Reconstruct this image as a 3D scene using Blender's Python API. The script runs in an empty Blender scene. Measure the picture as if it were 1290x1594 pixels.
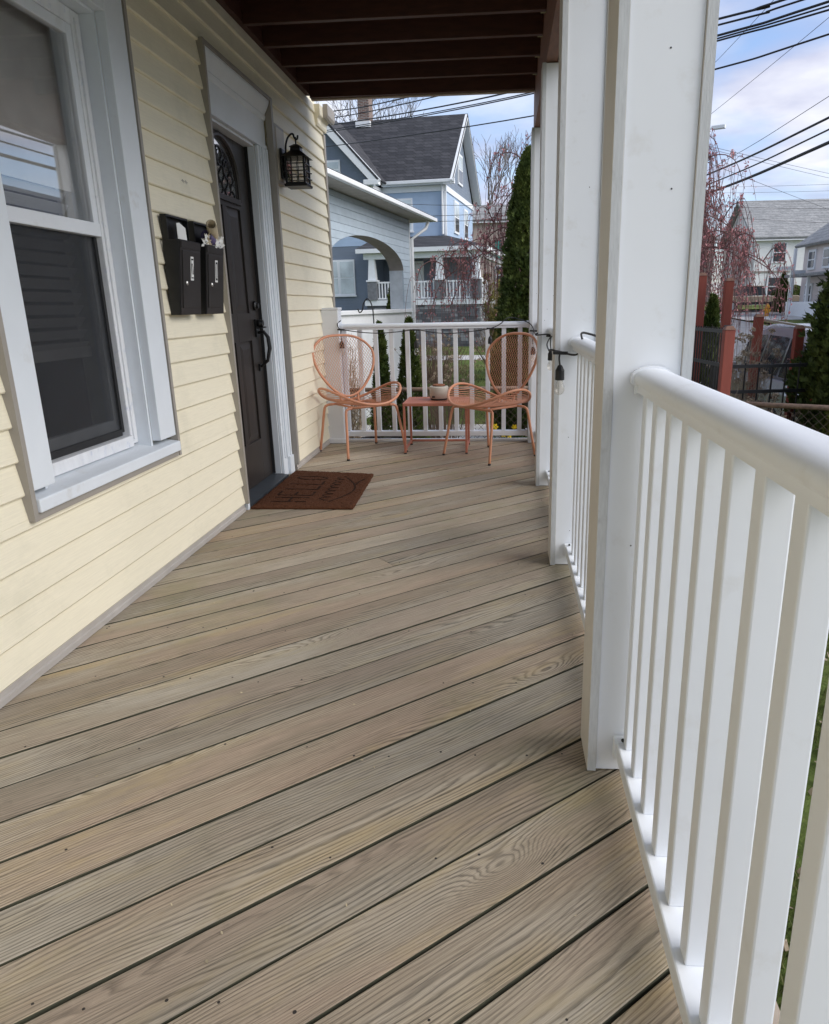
import bpy, math, random
from mathutils import Vector, Matrix, noise as mnoise
random.seed(7)
R = math.radians
S = bpy.context.scene
C = S.collection

# ------------------------------------------------------------------ camera
cam_d = bpy.data.cameras.new('camera'); cam = bpy.data.objects.new('camera', cam_d); C.objects.link(cam)
pitch, roll, yaw = R(16.2), R(-1.06), R(4.4)
fw = Vector((-math.sin(yaw)*math.cos(pitch), math.cos(yaw)*math.cos(pitch), -math.sin(pitch)))
rt = Vector((math.cos(yaw), math.sin(yaw), 0)); up = rt.cross(fw)
rt2 = math.cos(roll)*rt + math.sin(roll)*up; up2 = -math.sin(roll)*rt + math.cos(roll)*up
cam.matrix_world = Matrix(((rt2.x, up2.x, -fw.x, 0), (rt2.y, up2.y, -fw.y, 0), (rt2.z, up2.z, -fw.z, 1.15), (0, 0, 0, 1)))
cam_d.sensor_fit = 'VERTICAL'; cam_d.sensor_height = 36; cam_d.lens = 1110/1594*36
cam_d.shift_x = -55/1594; cam_d.shift_y = 1/1594
cam_d.clip_start = 0.05; cam_d.clip_end = 900
S.camera = cam

# ------------------------------------------------------------------ sky, sun, exposure
SUN_AZ = Vector((0.96, -0.28)); SUN_EL = R(36)
w = bpy.data.worlds.new('World'); S.world = w; w.use_nodes = True
nt = w.node_tree; nt.nodes.clear()
def wn(t, **k):
    n = nt.nodes.new(t)
    for a, b in k.items(): setattr(n, a, b)
    return n
sky = wn('ShaderNodeTexSky', sky_type='NISHITA', sun_disc=False)
sky.sun_elevation = SUN_EL; sky.sun_rotation = math.atan2(SUN_AZ.x, SUN_AZ.y); sky.air_density = 1.0; sky.dust_density = 0.6; sky.ozone_density = 1.6
tc = wn('ShaderNodeTexCoord')
sep = wn('ShaderNodeSeparateXYZ'); nt.links.new(tc.outputs['Generated'], sep.inputs[0])
mx = wn('ShaderNodeMath', operation='MAXIMUM'); nt.links.new(sep.outputs[2], mx.inputs[0]); mx.inputs[1].default_value = 0.0
ad = wn('ShaderNodeMath', operation='ADD'); nt.links.new(mx.outputs[0], ad.inputs[0]); ad.inputs[1].default_value = 0.16
dv = wn('ShaderNodeVectorMath', operation='DIVIDE'); nt.links.new(tc.outputs['Generated'], dv.inputs[0])
cmb = wn('ShaderNodeCombineXYZ')
for i in range(2): nt.links.new(ad.outputs[0], cmb.inputs[i])
cmb.inputs[2].default_value = 1.0; nt.links.new(cmb.outputs[0], dv.inputs[1])
n1 = wn('ShaderNodeTexNoise'); n1.inputs['Scale'].default_value = 1.35; n1.inputs['Detail'].default_value = 7; n1.inputs['Roughness'].default_value = 0.52; n1.inputs['Distortion'].default_value = 0.35
nt.links.new(dv.outputs[0], n1.inputs['Vector'])
cr = wn('ShaderNodeValToRGB'); cr.color_ramp.elements[0].position = 0.36; cr.color_ramp.elements[1].position = 0.62
cr.color_ramp.elements[0].color = (0.08, 0.08, 0.08, 1)
nt.links.new(n1.outputs[0], cr.inputs[0])
n2 = wn('ShaderNodeTexNoise'); n2.inputs['Scale'].default_value = 2.6; n2.inputs['Detail'].default_value = 5; nt.links.new(dv.outputs[0], n2.inputs['Vector'])
cr2 = wn('ShaderNodeValToRGB'); cr2.color_ramp.elements[0].position = 0.35; cr2.color_ramp.elements[1].position = 0.68
cr2.color_ramp.elements[0].color = (3.0, 3.2, 4.4, 1); cr2.color_ramp.elements[1].color = (5.5, 5.6, 6.1, 1)
nt.links.new(n2.outputs[0], cr2.inputs[0])
sk = wn('ShaderNodeMix', data_type='RGBA', blend_type='MULTIPLY'); sk.inputs[0].default_value = 1.0
nt.links.new(sky.outputs[0], sk.inputs[6]); sk.inputs[7].default_value = (1.05, 1.10, 1.22, 1)
mixc = wn('ShaderNodeMix', data_type='RGBA'); nt.links.new(cr.outputs[0], mixc.inputs[0]); nt.links.new(sk.outputs[2], mixc.inputs[6]); nt.links.new(cr2.outputs[0], mixc.inputs[7])
bg = wn('ShaderNodeBackground'); bg.inputs[1].default_value = 0.078; nt.links.new(mixc.outputs[2], bg.inputs[0])
wo = wn('ShaderNodeOutputWorld'); nt.links.new(bg.outputs[0], wo.inputs[0])

sl = bpy.data.lights.new('sun', 'SUN'); sl.energy = 1.5; sl.angle = R(55); sl.color = (1, .96, .9)
so = bpy.data.objects.new('sun', sl); C.objects.link(so)
sd = Vector((SUN_AZ.x*math.cos(SUN_EL), SUN_AZ.y*math.cos(SUN_EL), math.sin(SUN_EL)))
so.rotation_euler = sd.to_track_quat('Z', 'Y').to_euler(); so.location = (8, -8, 12)
S.view_settings.view_transform = 'Standard'; S.view_settings.look = 'None'; S.view_settings.gamma = 1
S.view_settings.use_curve_mapping = False; S.view_settings.exposure = 1.25
S.render.engine = 'CYCLES'
S.cycles.max_bounces = 8; S.cycles.diffuse_bounces = 4; S.cycles.transparent_max_bounces = 12; S.cycles.caustics_reflective = False; S.cycles.caustics_refractive = False

# ------------------------------------------------------------------ helpers
WL = {}
def V(*a): return Vector(a)
class MB:
    def __init__(s): s.v = []; s.f = []
    def add(s, vs, fs):
        o = len(s.v); s.v += [tuple(p) for p in vs]; s.f += [tuple(i+o for i in f) for f in fs]; return s
    def box(s, x0, x1, y0, y1, z0, z1):
        return s.add([(x0,y0,z0),(x1,y0,z0),(x1,y1,z0),(x0,y1,z0),(x0,y0,z1),(x1,y0,z1),(x1,y1,z1),(x0,y1,z1)],
                     [(3,2,1,0),(4,5,6,7),(0,1,5,4),(1,2,6,5),(2,3,7,6),(3,0,4,7)])
    def obox(s, c, a, b, d):
        c, a, b, d = Vector(c), Vector(a), Vector(b), Vector(d)
        vs = [c+i*a+j*b+k*d for k in (-1,1) for i, j in ((-1,-1),(1,-1),(1,1),(-1,1))]
        return s.add(vs, [(3,2,1,0),(4,5,6,7),(0,1,5,4),(1,2,6,5),(2,3,7,6),(3,0,4,7)])
    def beam(s, p, q, wd, ht, upv=(0,0,1)):
        p, q = Vector(p), Vector(q); t = (q-p); L = t.length/2; t.normalize(); u = Vector(upv)
        sx = t.cross(u)
        if sx.length < 1e-4: sx = t.cross(Vector((1,0,0)))
        sx.normalize(); u = sx.cross(t)
        return s.obox((p+q)/2, t*L, sx*(wd/2), u*(ht/2))
    def tube(s, pts, r, n=6, closed=False):
        pts = [Vector(p) for p in pts]; m = len(pts)
        rs = r if isinstance(r, (list, tuple)) else [r]*m
        o = len(s.v); prev = None
        for i, p in enumerate(pts):
            if closed: t = pts[(i+1) % m]-pts[i-1]
            else: t = pts[min(i+1, m-1)]-pts[max(i-1, 0)]
            if t.length < 1e-9: t = Vector((0,0,1))
            t.normalize()
            if prev is None:
                a = t.cross(Vector((0,0,1)))
                if a.length < .1: a = t.cross(Vector((1,0,0)))
            else:
                a = prev - t*prev.dot(t)
                if a.length < 1e-4: a = t.cross(Vector((1,0,0)))
            a.normalize(); prev = a; b = t.cross(a)
            for k in range(n):
                th = 2*math.pi*k/n
                s.v.append(tuple(p+(a*math.cos(th)+b*math.sin(th))*rs[i]))
        for i in range(m if closed else m-1):
            j = (i+1) % m
            for k in range(n):
                k2 = (k+1) % n
                s.f.append((o+i*n+k, o+i*n+k2, o+j*n+k2, o+j*n+k))
        if not closed:
            s.f.append(tuple(o+k for k in range(n))[::-1]); s.f.append(tuple(o+(m-1)*n+k for k in range(n)))
        return s
    def prism(s, poly, a, b, axis='y'):
        n = len(poly)
        def P(p, t): return (p[0], t, p[1]) if axis == 'y' else ((t, p[0], p[1]) if axis == 'x' else (p[0], p[1], t))
        vs = [P(p, a) for p in poly]+[P(p, b) for p in poly]
        return s.add(vs, [tuple(range(n)), tuple(range(2*n-1, n-1, -1))]+[(i, i+n, (i+1) % n+n, (i+1) % n) for i in range(n)])
    def lathe(s, prof, c=(0,0,0), n=16, sq=False):
        o = len(s.v); c = Vector(c)
        for r, z in prof:
            for k in range(n):
                th = 2*math.pi*(k+.5)/n; s.v.append((c.x+r*math.cos(th), c.y+r*math.sin(th), c.z+z))
        for i in range(len(prof)-1):
            for k in range(n):
                k2 = (k+1) % n; s.f.append((o+i*n+k, o+i*n+k2, o+(i+1)*n+k2, o+(i+1)*n+k))
        s.f.append(tuple(o+k for k in range(n))[::-1]); s.f.append(tuple(o+(len(prof)-1)*n+k for k in range(n)))
        return s
    def quad(s, c, a, b):
        c, a, b = Vector(c), Vector(a), Vector(b)
        o = len(s.v); s.v += [tuple(c-a-b), tuple(c+a-b), tuple(c+a+b), tuple(c-a+b)]; s.f.append((o, o+1, o+2, o+3))
    def build(s, name, mat, parent=None, local=False, smooth=False, bevel=0, kind=None, fix=True):
        me = bpy.data.meshes.new(name)
        vs = s.v
        if parent is not None and not local:
            b = WL[parent]; vs = [(x-b[0], y-b[1], z-b[2]) for x, y, z in s.v]
        me.from_pydata(vs, [], s.f); me.update()
        if fix and len(s.f) < 20000:
            import bmesh
            bm = bmesh.new(); bm.from_mesh(me); bmesh.ops.recalc_face_normals(bm, faces=bm.faces); bm.to_mesh(me); bm.free()
        if smooth: me.polygons.foreach_set('use_smooth', [True]*len(me.polygons))
        me.materials.append(mat)
        if smooth == 'auto':
            me.set_sharp_from_angle(angle=R(38))
        o = bpy.data.objects.new(name, me); C.objects.link(o)
        if parent is not None: o.parent = parent
        WL[o] = WL[parent] if parent is not None else (0,0,0)
        if bevel:
            m = o.modifiers.new('bevel', 'BEVEL'); m.width = bevel; m.segments = 2; m.limit_method = 'ANGLE'; m.angle_limit = R(40)
        if kind: o['kind'] = kind
        return o
def tag(o, label, cat, group=None):
    o['label'] = label; o['category'] = cat
    if group: o['group'] = group
    return o
def thing(name, label, cat, loc=(0,0,0), group=None, rz=0):
    o = bpy.data.objects.new(name, None); C.objects.link(o); o.location = loc; o.rotation_euler = (0,0,rz); o.empty_display_size = .1
    WL[o] = tuple(loc); return tag(o, label, cat, group)
def lerp(a, b, t): return a+(b-a)*t
def spline(pts, n=8):
    P = [Vector(p) for p in pts]; P = [2*P[0]-P[1]]+P+[2*P[-1]-P[-2]]; out = []
    for i in range(1, len(P)-2):
        for k in range(n):
            t = k/n; a, b, c, d = P[i-1:i+3]
            out.append(.5*((2*b)+(c-a)*t+(2*a-5*b+4*c-d)*t*t+(3*b-a-3*c+d)*t**3))
    out.append(P[-2]); return out

# ------------------------------------------------------------------ materials
def nodes(name):
    m = bpy.data.materials.new(name); m.use_nodes = True; t = m.node_tree
    return m, t, t.nodes['Principled BSDF']
def N(t, typ, **k):
    n = t.nodes.new(typ)
    for a, b in k.items(): setattr(n, a, b)
    return n
def mixrgb(t, fac, a, b, blend='MIX'):
    n = N(t, 'ShaderNodeMix', data_type='RGBA', blend_type=blend)
    for i, v in ((0, fac), (6, a), (7, b)):
        if hasattr(v, 'links') or isinstance(v, bpy.types.NodeSocket): t.links.new(v, n.inputs[i])
        else: n.inputs[i].default_value = v if i == 0 else (*v, 1) if len(v) == 3 else v
    return n.outputs[2]
def ramp(t, src, stops):
    n = N(t, 'ShaderNodeValToRGB'); e = n.color_ramp.elements
    while len(e) > 1: e.remove(e[-1])
    e[0].position, e[0].color = stops[0][0], (*stops[0][1], 1)
    for p, c in stops[1:]:
        x = e.new(p); x.color = (*c, 1)
    t.links.new(src, n.inputs[0]); return n.outputs[0]
def tex(t, vec, scale, detail=3, rough=.55, dist=0):
    n = N(t, 'ShaderNodeTexNoise'); n.inputs['Scale'].default_value = scale; n.inputs['Detail'].default_value = detail
    n.inputs['Roughness'].default_value = rough; n.inputs['Distortion'].default_value = dist
    if vec is not None: t.links.new(vec, n.inputs['Vector'])
    return n.outputs[0]
def coords(t, scale=(1,1,1), out='Object', rand=0):
    c = N(t, 'ShaderNodeTexCoord'); m = N(t, 'ShaderNodeMapping'); m.inputs['Scale'].default_value = scale
    t.links.new(c.outputs[out], m.inputs['Vector'])
    if rand:
        oi = N(t, 'ShaderNodeObjectInfo'); mu = N(t, 'ShaderNodeMath', operation='MULTIPLY'); mu.inputs[1].default_value = rand
        t.links.new(oi.outputs['Random'], mu.inputs[0]); cb = N(t, 'ShaderNodeCombineXYZ')
        for i in range(3): t.links.new(mu.outputs[0], cb.inputs[i])
        t.links.new(cb.outputs[0], m.inputs['Location'])
    return m.outputs[0]
def bump(t, bsdf, src, strength, dist=.01):
    b = N(t, 'ShaderNodeBump'); b.inputs['Strength'].default_value = strength; b.inputs['Distance'].default_value = dist
    t.links.new(src, b.inputs['Height']); t.links.new(b.outputs[0], bsdf.inputs['Normal'])
def c3(c, f): return tuple(min(1, x*f) for x in c)
def M(name, col, rough=.6, metal=0, var=.12, scale=6, stretch=(1,1,1), bmp=0, bscale=60, rand=0, spec=.5, dirt=None):
    m, t, b = nodes(name)
    v = coords(t, stretch, rand=rand)
    f = tex(t, v, scale, 4)
    out = ramp(t, f, [(.3, c3(col, 1-var)), (.7, c3(col, 1+var))])
    if rand:
        oi = N(t, 'ShaderNodeObjectInfo'); hv = N(t, 'ShaderNodeHueSaturation'); mr = N(t, 'ShaderNodeMapRange')
        mr.inputs[3].default_value = 1-var*1.2; mr.inputs[4].default_value = 1+var*1.2
        t.links.new(oi.outputs['Random'], mr.inputs[0]); t.links.new(mr.outputs[0], hv.inputs['Value']); t.links.new(out, hv.inputs['Color']); out = hv.outputs[0]
    if dirt:
        d = tex(t, coords(t, (1,1,1)), dirt[0], 6, .65)
        out = mixrgb(t, ramp(t, d, [(dirt[1], (0,0,0)), (dirt[1]+.14, (dirt[3],)*3)]), out, dirt[2])
    t.links.new(out, b.inputs['Base Color'])
    b.inputs['Roughness'].default_value = rough; b.inputs['Metallic'].default_value = metal; b.inputs['Specular IOR Level'].default_value = spec
    if bmp: bump(t, b, tex(t, v, bscale, 3), bmp, .004)
    return m

KNOTS = [(.012, 1.245, .10, .045, 9.0), (-.93, 1.50, .20, .03, 6.0), (.15, 2.10, .12, .04, 6.0), (-.42, 3.02, .22, .03, 5.0), (-.75, 2.2, .18, .03, 6.0), (-.52, 1.05, .25, .03, 4.0)]
def wood_deck():
    m, t, b = nodes('weathered_deck_wood')
    co = N(t, 'ShaderNodeTexCoord'); oi = N(t, 'ShaderNodeObjectInfo')
    sp = N(t, 'ShaderNodeSeparateXYZ'); t.links.new(co.outputs['Object'], sp.inputs[0])
    rr = N(t, 'ShaderNodeMath', operation='MULTIPLY'); rr.inputs[1].default_value = 37.0; t.links.new(oi.outputs['Random'], rr.inputs[0])
    def off(sx, sy):
        cb = N(t, 'ShaderNodeCombineXYZ')
        a = N(t, 'ShaderNodeMath', operation='MULTIPLY_ADD'); a.inputs[1].default_value = sx; t.links.new(sp.outputs[0], a.inputs[0]); t.links.new(rr.outputs[0], a.inputs[2])
        c = N(t, 'ShaderNodeMath', operation='MULTIPLY'); c.inputs[1].default_value = sy; t.links.new(sp.outputs[1], c.inputs[0])
        t.links.new(a.outputs[0], cb.inputs[0]); t.links.new(c.outputs[0], cb.inputs[1]); t.links.new(rr.outputs[0], cb.inputs[2]); return cb.outputs[0]
    geo = N(t, 'ShaderNodeNewGeometry')
    big = tex(t, off(.9, 5.0), 1.0, 2, .45)
    # growth rings: distorted distance field cut along the board, bent round a few knots
    k = N(t, 'ShaderNodeMath', operation='MULTIPLY'); k.inputs[1].default_value = 19.0; t.links.new(big, k.inputs[0])
    yk = N(t, 'ShaderNodeMath', operation='MULTIPLY_ADD'); yk.inputs[1].default_value = 105.0; t.links.new(sp.outputs[1], yk.inputs[0]); t.links.new(k.outputs[0], yk.inputs[2])
    acc = yk.outputs[0]
    for (kx, ky, sl, sw, am) in KNOTS:
        mp_ = N(t, 'ShaderNodeMapping'); mp_.vector_type = 'TEXTURE'; mp_.inputs['Location'].default_value = (kx, ky, 0); mp_.inputs['Rotation'].default_value = (0, 0, R(40.2)); mp_.inputs['Scale'].default_value = (sl, sw, 1)
        t.links.new(geo.outputs['Position'], mp_.inputs['Vector']); ln = N(t, 'ShaderNodeVectorMath', operation='LENGTH'); t.links.new(mp_.outputs[0], ln.inputs[0])
        sq = N(t, 'ShaderNodeMath', operation='MULTIPLY'); t.links.new(ln.outputs['Value'], sq.inputs[0]); t.links.new(ln.outputs['Value'], sq.inputs[1])
        ng = N(t, 'ShaderNodeMath', operation='MULTIPLY'); ng.inputs[1].default_value = -1.0; t.links.new(sq.outputs[0], ng.inputs[0])
        ex = N(t, 'ShaderNodeMath', operation='EXPONENT'); t.links.new(ng.outputs[0], ex.inputs[0])
        ma = N(t, 'ShaderNodeMath', operation='MULTIPLY_ADD'); ma.inputs[1].default_value = am; t.links.new(ex.outputs[0], ma.inputs[0]); t.links.new(acc, ma.inputs[2]); acc = ma.outputs[0]
    wob = tex(t, off(7, 60), 1.0, 3, .55)
    y2 = N(t, 'ShaderNodeMath', operation='MULTIPLY_ADD'); y2.inputs[1].default_value = 1.3; t.links.new(wob, y2.inputs[0]); t.links.new(acc, y2.inputs[2])
    fr = N(t, 'ShaderNodeMath', operation='FRACT'); t.links.new(y2.outputs[0], fr.inputs[0])
    rings = ramp(t, fr.outputs[0], [(0, (.30,)*3), (.14, (.52,)*3), (.42, (1.05,)*3), (.82, (1.0,)*3), (1, (.30,)*3)])
    msk = tex(t, off(1.3, 14), 1.0, 3, .5)
    fib = tex(t, off(7, 520), 1.0, 5, .65)
    fine = ramp(t, fib, [(.36, (.50,)*3), (.52, (.92,)*3), (.66, (1.08,)*3)])
    hue = tex(t, off(.9, 4.0), 1.0, 3, .5)
    base = ramp(t, hue, [(.28, (.36, .295, .215)), (.40, (.475, .365, .27)), (.50, (.46, .375, .275)), (.60, (.53, .455, .355)), (.74, (.545, .42, .25))])
    x = mixrgb(t, ramp(t, msk, [(.35, (.34,)*3), (.65, (.95,)*3)]), base, rings, 'MULTIPLY')
    x = mixrgb(t, .72, x, fine, 'MULTIPLY')
    # algae film, honey coloured unbleached patches and dark weather checks
    al = tex(t, geo.outputs['Position'], .95, 7, .66)
    x = mixrgb(t, ramp(t, al, [(.53, (0,)*3), (.68, (.55,)*3)]), x, (.25, .24, .115))
    hn = tex(t, off(2.2, 10.), 1.0, 5, .65)
    x = mixrgb(t, ramp(t, hn, [(.54, (0,)*3), (.68, (.42,)*3)]), x, (.50, .385, .20))
    ck = tex(t, off(2.6, 190), 1.0, 3, .6)
    x = mixrgb(t, ramp(t, ck, [(.66, (0,)*3), (.70, (.75,)*3)]), x, (.10, .085, .065))
    gr = tex(t, geo.outputs['Position'], 16, 6, .7)
    x = mixrgb(t, ramp(t, gr, [(.60, (0,)*3), (.74, (.38,)*3)]), x, (.15, .13, .10))
    hv = N(t, 'ShaderNodeHueSaturation'); mr = N(t, 'ShaderNodeMapRange'); mr.inputs[3].default_value = .78; mr.inputs[4].default_value = 1.17
    t.links.new(oi.outputs['Random'], mr.inputs[0]); t.links.new(mr.outputs[0], hv.inputs['Value']); t.links.new(x, hv.inputs['Color'])
    h7 = N(t, 'ShaderNodeMath', operation='MULTIPLY'); h7.inputs[1].default_value = 7.31; t.links.new(oi.outputs['Random'], h7.inputs[0]); h8 = N(t, 'ShaderNodeMath', operation='FRACT'); t.links.new(h7.outputs[0], h8.inputs[0])
    mh = N(t, 'ShaderNodeMapRange'); mh.inputs[3].default_value = .494; mh.inputs[4].default_value = .507; t.links.new(h8.outputs[0], mh.inputs[0]); t.links.new(mh.outputs[0], hv.inputs['Hue'])
    ms_ = N(t, 'ShaderNodeMapRange'); ms_.inputs[3].default_value = 1.12; ms_.inputs[4].default_value = .82; t.links.new(h8.outputs[0], ms_.inputs[0]); t.links.new(ms_.outputs[0], hv.inputs['Saturation'])
    t.links.new(hv.outputs[0], b.inputs['Base Color'])
    b.inputs['Roughness'].default_value = .72; b.inputs['Specular IOR Level'].default_value = .3
    hgt = mixrgb(t, .5, rings, fine)
    bump(t, b, hgt, .45, .003)
    return m
def siding_mat(name, col, var=.05):
    m, t, b = nodes(name)
    v = coords(t, (1, 2.2, 60), rand=9)
    g = tex(t, v, 4.0, 4, .6, .6)
    out = ramp(t, g, [(.3, c3(col, 1-var)), (.7, c3(col, 1+var))])
    d = tex(t, coords(t, (1, 1, 1), out='Object'), 2.3, 6, .7)
    out = mixrgb(t, ramp(t, d, [(.52, (0,)*3), (.8, (.34,)*3)]), out, (.42, .41, .30))
    t.links.new(out, b.inputs['Base Color']); b.inputs['Roughness'].default_value = .5; b.inputs['Specular IOR Level'].default_value = .35
    bump(t, b, g, .22, .002); return m
def striped(name, col, pitch, depth=.55, var=.06, axis=2):
    # far clapboard: one thin shadow groove per course as relief
    m, t, b = nodes(name)
    co = N(t, 'ShaderNodeNewGeometry'); sp = N(t, 'ShaderNodeSeparateXYZ'); t.links.new(co.outputs['Position'], sp.inputs[0])
    k = N(t, 'ShaderNodeMath', operation='MULTIPLY'); k.inputs[1].default_value = 1/pitch; t.links.new(sp.outputs[axis], k.inputs[0])
    fr = N(t, 'ShaderNodeMath', operation='FRACT'); t.links.new(k.outputs[0], fr.inputs[0])
    ns = tex(t, co.outputs['Position'], 1.5, 4)
    out = ramp(t, ns, [(.3, c3(col, 1-var)), (.7, c3(col, 1+var))])
    t.links.new(out, b.inputs['Base Color']); b.inputs['Roughness'].default_value = .55
    inv = N(t, 'ShaderNodeMath', operation='SUBTRACT'); inv.inputs[0].default_value = 1; t.links.new(fr.outputs[0], inv.inputs[1])
    bump(t, b, inv.outputs[0], depth, .03); return m
def brickmat(name, c1, c2, mortar, scale, bw=.5, rh=.25, bmp=.5, axes='xz'):
    m, t, b = nodes(name)
    g = N(t, 'ShaderNodeNewGeometry'); sp = N(t, 'ShaderNodeSeparateXYZ'); t.links.new(g.outputs['Position'], sp.inputs[0]); cb = N(t, 'ShaderNodeCombineXYZ')
    a = N(t, 'ShaderNodeMath', operation='ADD'); t.links.new(sp.outputs[0], a.inputs[0]); t.links.new(sp.outputs[1], a.inputs[1])
    t.links.new(a.outputs[0] if axes == 'xz' else sp.outputs[0], cb.inputs[0]); t.links.new(sp.outputs[2], cb.inputs[1])
    br = N(t, 'ShaderNodeTexBrick'); br.inputs['Scale'].default_value = scale; br.inputs['Brick Width'].default_value = bw; br.inputs['Row Height'].default_value = rh
    br.inputs['Color1'].default_value = (*c1, 1); br.inputs['Color2'].default_value = (*c2, 1); br.inputs['Mortar'].default_value = (*mortar, 1); br.inputs['Mortar Size'].default_value = .014
    t.links.new(cb.outputs[0], br.inputs['Vector']); ns = tex(t, g.outputs['Position'], 6, 4)
    out = mixrgb(t, .5, br.outputs[0], ramp(t, ns, [(.3, (.55,)*3), (.7, (1.3,)*3)]), 'MULTIPLY')
    t.links.new(out, b.inputs['Base Color']); b.inputs['Roughness'].default_value = .85
    bump(t, b, br.outputs[0], bmp, .02); return m
def leafmat(name, dark, light, scale=5, trans=.25, rough=.6):
    m, t, b = nodes(name)
    co = N(t, 'ShaderNodeNewGeometry')
    f = tex(t, co.outputs['Position'], scale, 5, .7)
    f2 = N(t, 'ShaderNodeNewGeometry')
    out = ramp(t, f, [(.32, dark), (.68, light)])
    mr = N(t, 'ShaderNodeMapRange'); mr.inputs[3].default_value = .65; mr.inputs[4].default_value = 1.35
    t.links.new(f2.outputs['Random Per Island'], mr.inputs[0])
    hv = N(t, 'ShaderNodeHueSaturation'); t.links.new(mr.outputs[0], hv.inputs['Value']); t.links.new(out, hv.inputs['Color'])
    t.links.new(hv.outputs[0], b.inputs['Base Color']); b.inputs['Roughness'].default_value = rough; b.inputs['Specular IOR Level'].default_value = .2
    if trans:
        tr = N(t, 'ShaderNodeBsdfTranslucent'); t.links.new(hv.outputs[0], tr.inputs[0]); ms = N(t, 'ShaderNodeMixShader'); ms.inputs[0].default_value = trans
        t.links.new(b.outputs[0], ms.inputs[1]); t.links.new(tr.outputs[0], ms.inputs[2]); t.links.new(ms.outputs[0], t.nodes['Material Output'].inputs[0])
    return m
def glassmat(name, base=.06, tint=(1,1,1), gain=2.2):
    m, t, b = nodes(name); t.nodes.remove(b)
    tr = N(t, 'ShaderNodeBsdfTransparent'); tr.inputs[0].default_value = (*tint, 1); gl = N(t, 'ShaderNodeBsdfGlossy'); gl.inputs['Roughness'].default_value = .01
    lw = N(t, 'ShaderNodeLayerWeight'); fr = N(t, 'ShaderNodeMath', operation='POWER'); fr.inputs[1].default_value = 3.0; t.links.new(lw.outputs['Facing'], fr.inputs[0])
    ma = N(t, 'ShaderNodeMath', operation='MULTIPLY_ADD', use_clamp=True); ma.inputs[1].default_value = gain; ma.inputs[2].default_value = base; t.links.new(fr.outputs[0], ma.inputs[0])
    ms = N(t, 'ShaderNodeMixShader'); t.links.new(ma.outputs[0], ms.inputs[0]); t.links.new(tr.outputs[0], ms.inputs[1]); t.links.new(gl.outputs[0], ms.inputs[2])
    t.links.new(ms.outputs[0], t.nodes['Material Output'].inputs[0]); return m
def screenmat():
    m, t, b = nodes('insect_screen_mesh'); b.inputs['Base Color'].default_value = (.03, .032, .036, 1); b.inputs['Roughness'].default_value = .5
    tr = N(t, 'ShaderNodeBsdfTransparent'); ms = N(t, 'ShaderNodeMixShader')
    n = tex(t, coords(t, (1,1,1)), 3, 4); r = ramp(t, n, [(.3, (.44,)*3), (.7, (.58,)*3)])
    t.links.new(r, ms.inputs[0]); t.links.new(tr.outputs[0], ms.inputs[1]); t.links.new(b.outputs[0], ms.inputs[2]); t.links.new(ms.outputs[0], t.nodes['Material Output'].inputs[0]); return m

m_deck = wood_deck()
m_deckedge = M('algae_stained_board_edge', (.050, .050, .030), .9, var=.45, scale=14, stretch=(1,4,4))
m_siding = siding_mat('cream_vinyl', (.84, .78, .61))
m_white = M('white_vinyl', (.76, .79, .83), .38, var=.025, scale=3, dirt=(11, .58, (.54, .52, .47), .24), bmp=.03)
m_white2 = M('white_painted_wood', (.73, .775, .82), .5, var=.04, scale=4, dirt=(5, .62, (.48, .46, .42), .5), bmp=.12, bscale=30)
m_edge = M('grey_board_edge', (.50, .52, .535), .6, var=.08, scale=30, stretch=(8,8,1), dirt=(14, .6, (.3, .29, .27), .6), bmp=.2)
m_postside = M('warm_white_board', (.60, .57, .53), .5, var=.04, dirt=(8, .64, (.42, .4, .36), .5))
m_channel = M('taupe_trim', (.33, .305, .27), .5, var=.06)
m_starter = M('taupe_starter_strip', (.43, .40, .37), .5, var=.08, scale=9)
m_chalk = M('chalky_white_frame', (.72, .735, .76), .65, var=.07, scale=25, stretch=(1,1,.3), dirt=(22, .56, (.45, .5, .62), .6), bmp=.3, bscale=70)
m_stain = M('dark_brown_stain', (.058, .019, .011), .6, var=.25, scale=8, stretch=(1,6,6), bmp=.2)
m_stain2 = M('red_brown_beam', (.17, .075, .042), .6, var=.2, scale=8, stretch=(6,1,6), bmp=.2)
m_tan = M('weathered_and_lit_tan', (.34, .28, .22), .7, var=.15, scale=12)  # painted-in lit tone on the porch rim joist, plain weathered wood elsewhere
m_door = M('bronze_door_paint', (.024, .0195, .017), .42, var=.06, bmp=.06, bscale=90)
m_black = M('black_metal', (.006, .006, .0065), .42, var=.2, scale=20, spec=.5)
m_blackp = M('black_rubber', (.014, .014, .015), .55, var=.15, scale=20)
m_box = M('dark_mailbox_front', (.020, .017, .015), .4, var=.08)
m_thresh = M('dark_threshold', (.035, .042, .05), .45, var=.2, scale=10)
m_coir = M('brown_coir', (.092, .038, .020), .95, var=.35, scale=160, bmp=1.0, bscale=260, spec=.1)
m_coirink = M('dark_coir_print', (.028, .015, .010), .95, var=.3, scale=160, bmp=1.0, bscale=260, spec=.1)
m_orange = M('terracotta_orange_metal', (.60, .27, .155), .45, var=.06)
m_terra = M('terracotta_red_metal', (.47, .165, .105), .5, var=.08)
m_beige = M('beige_ceramic', (.52, .49, .43), .6, var=.08, scale=30)
m_rust = M('rust', (.24, .10, .055), .8, var=.3, scale=30, bmp=.3)
m_paper = M('white_paper', (.78, .78, .76), .7, var=.06)
m_kraft = M('kraft_paper', (.50, .42, .29), .75, var=.12)
m_purple = M('purple_flyer', (.09, .07, .16), .5, var=.2)
m_chrome = M('steel', (.7, .7, .68), .28, metal=1, var=.05)
m_glass = glassmat('window_glass', .07, gain=1.5)
m_glassL = glassmat('screened_glass', .02, gain=.5)
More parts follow.
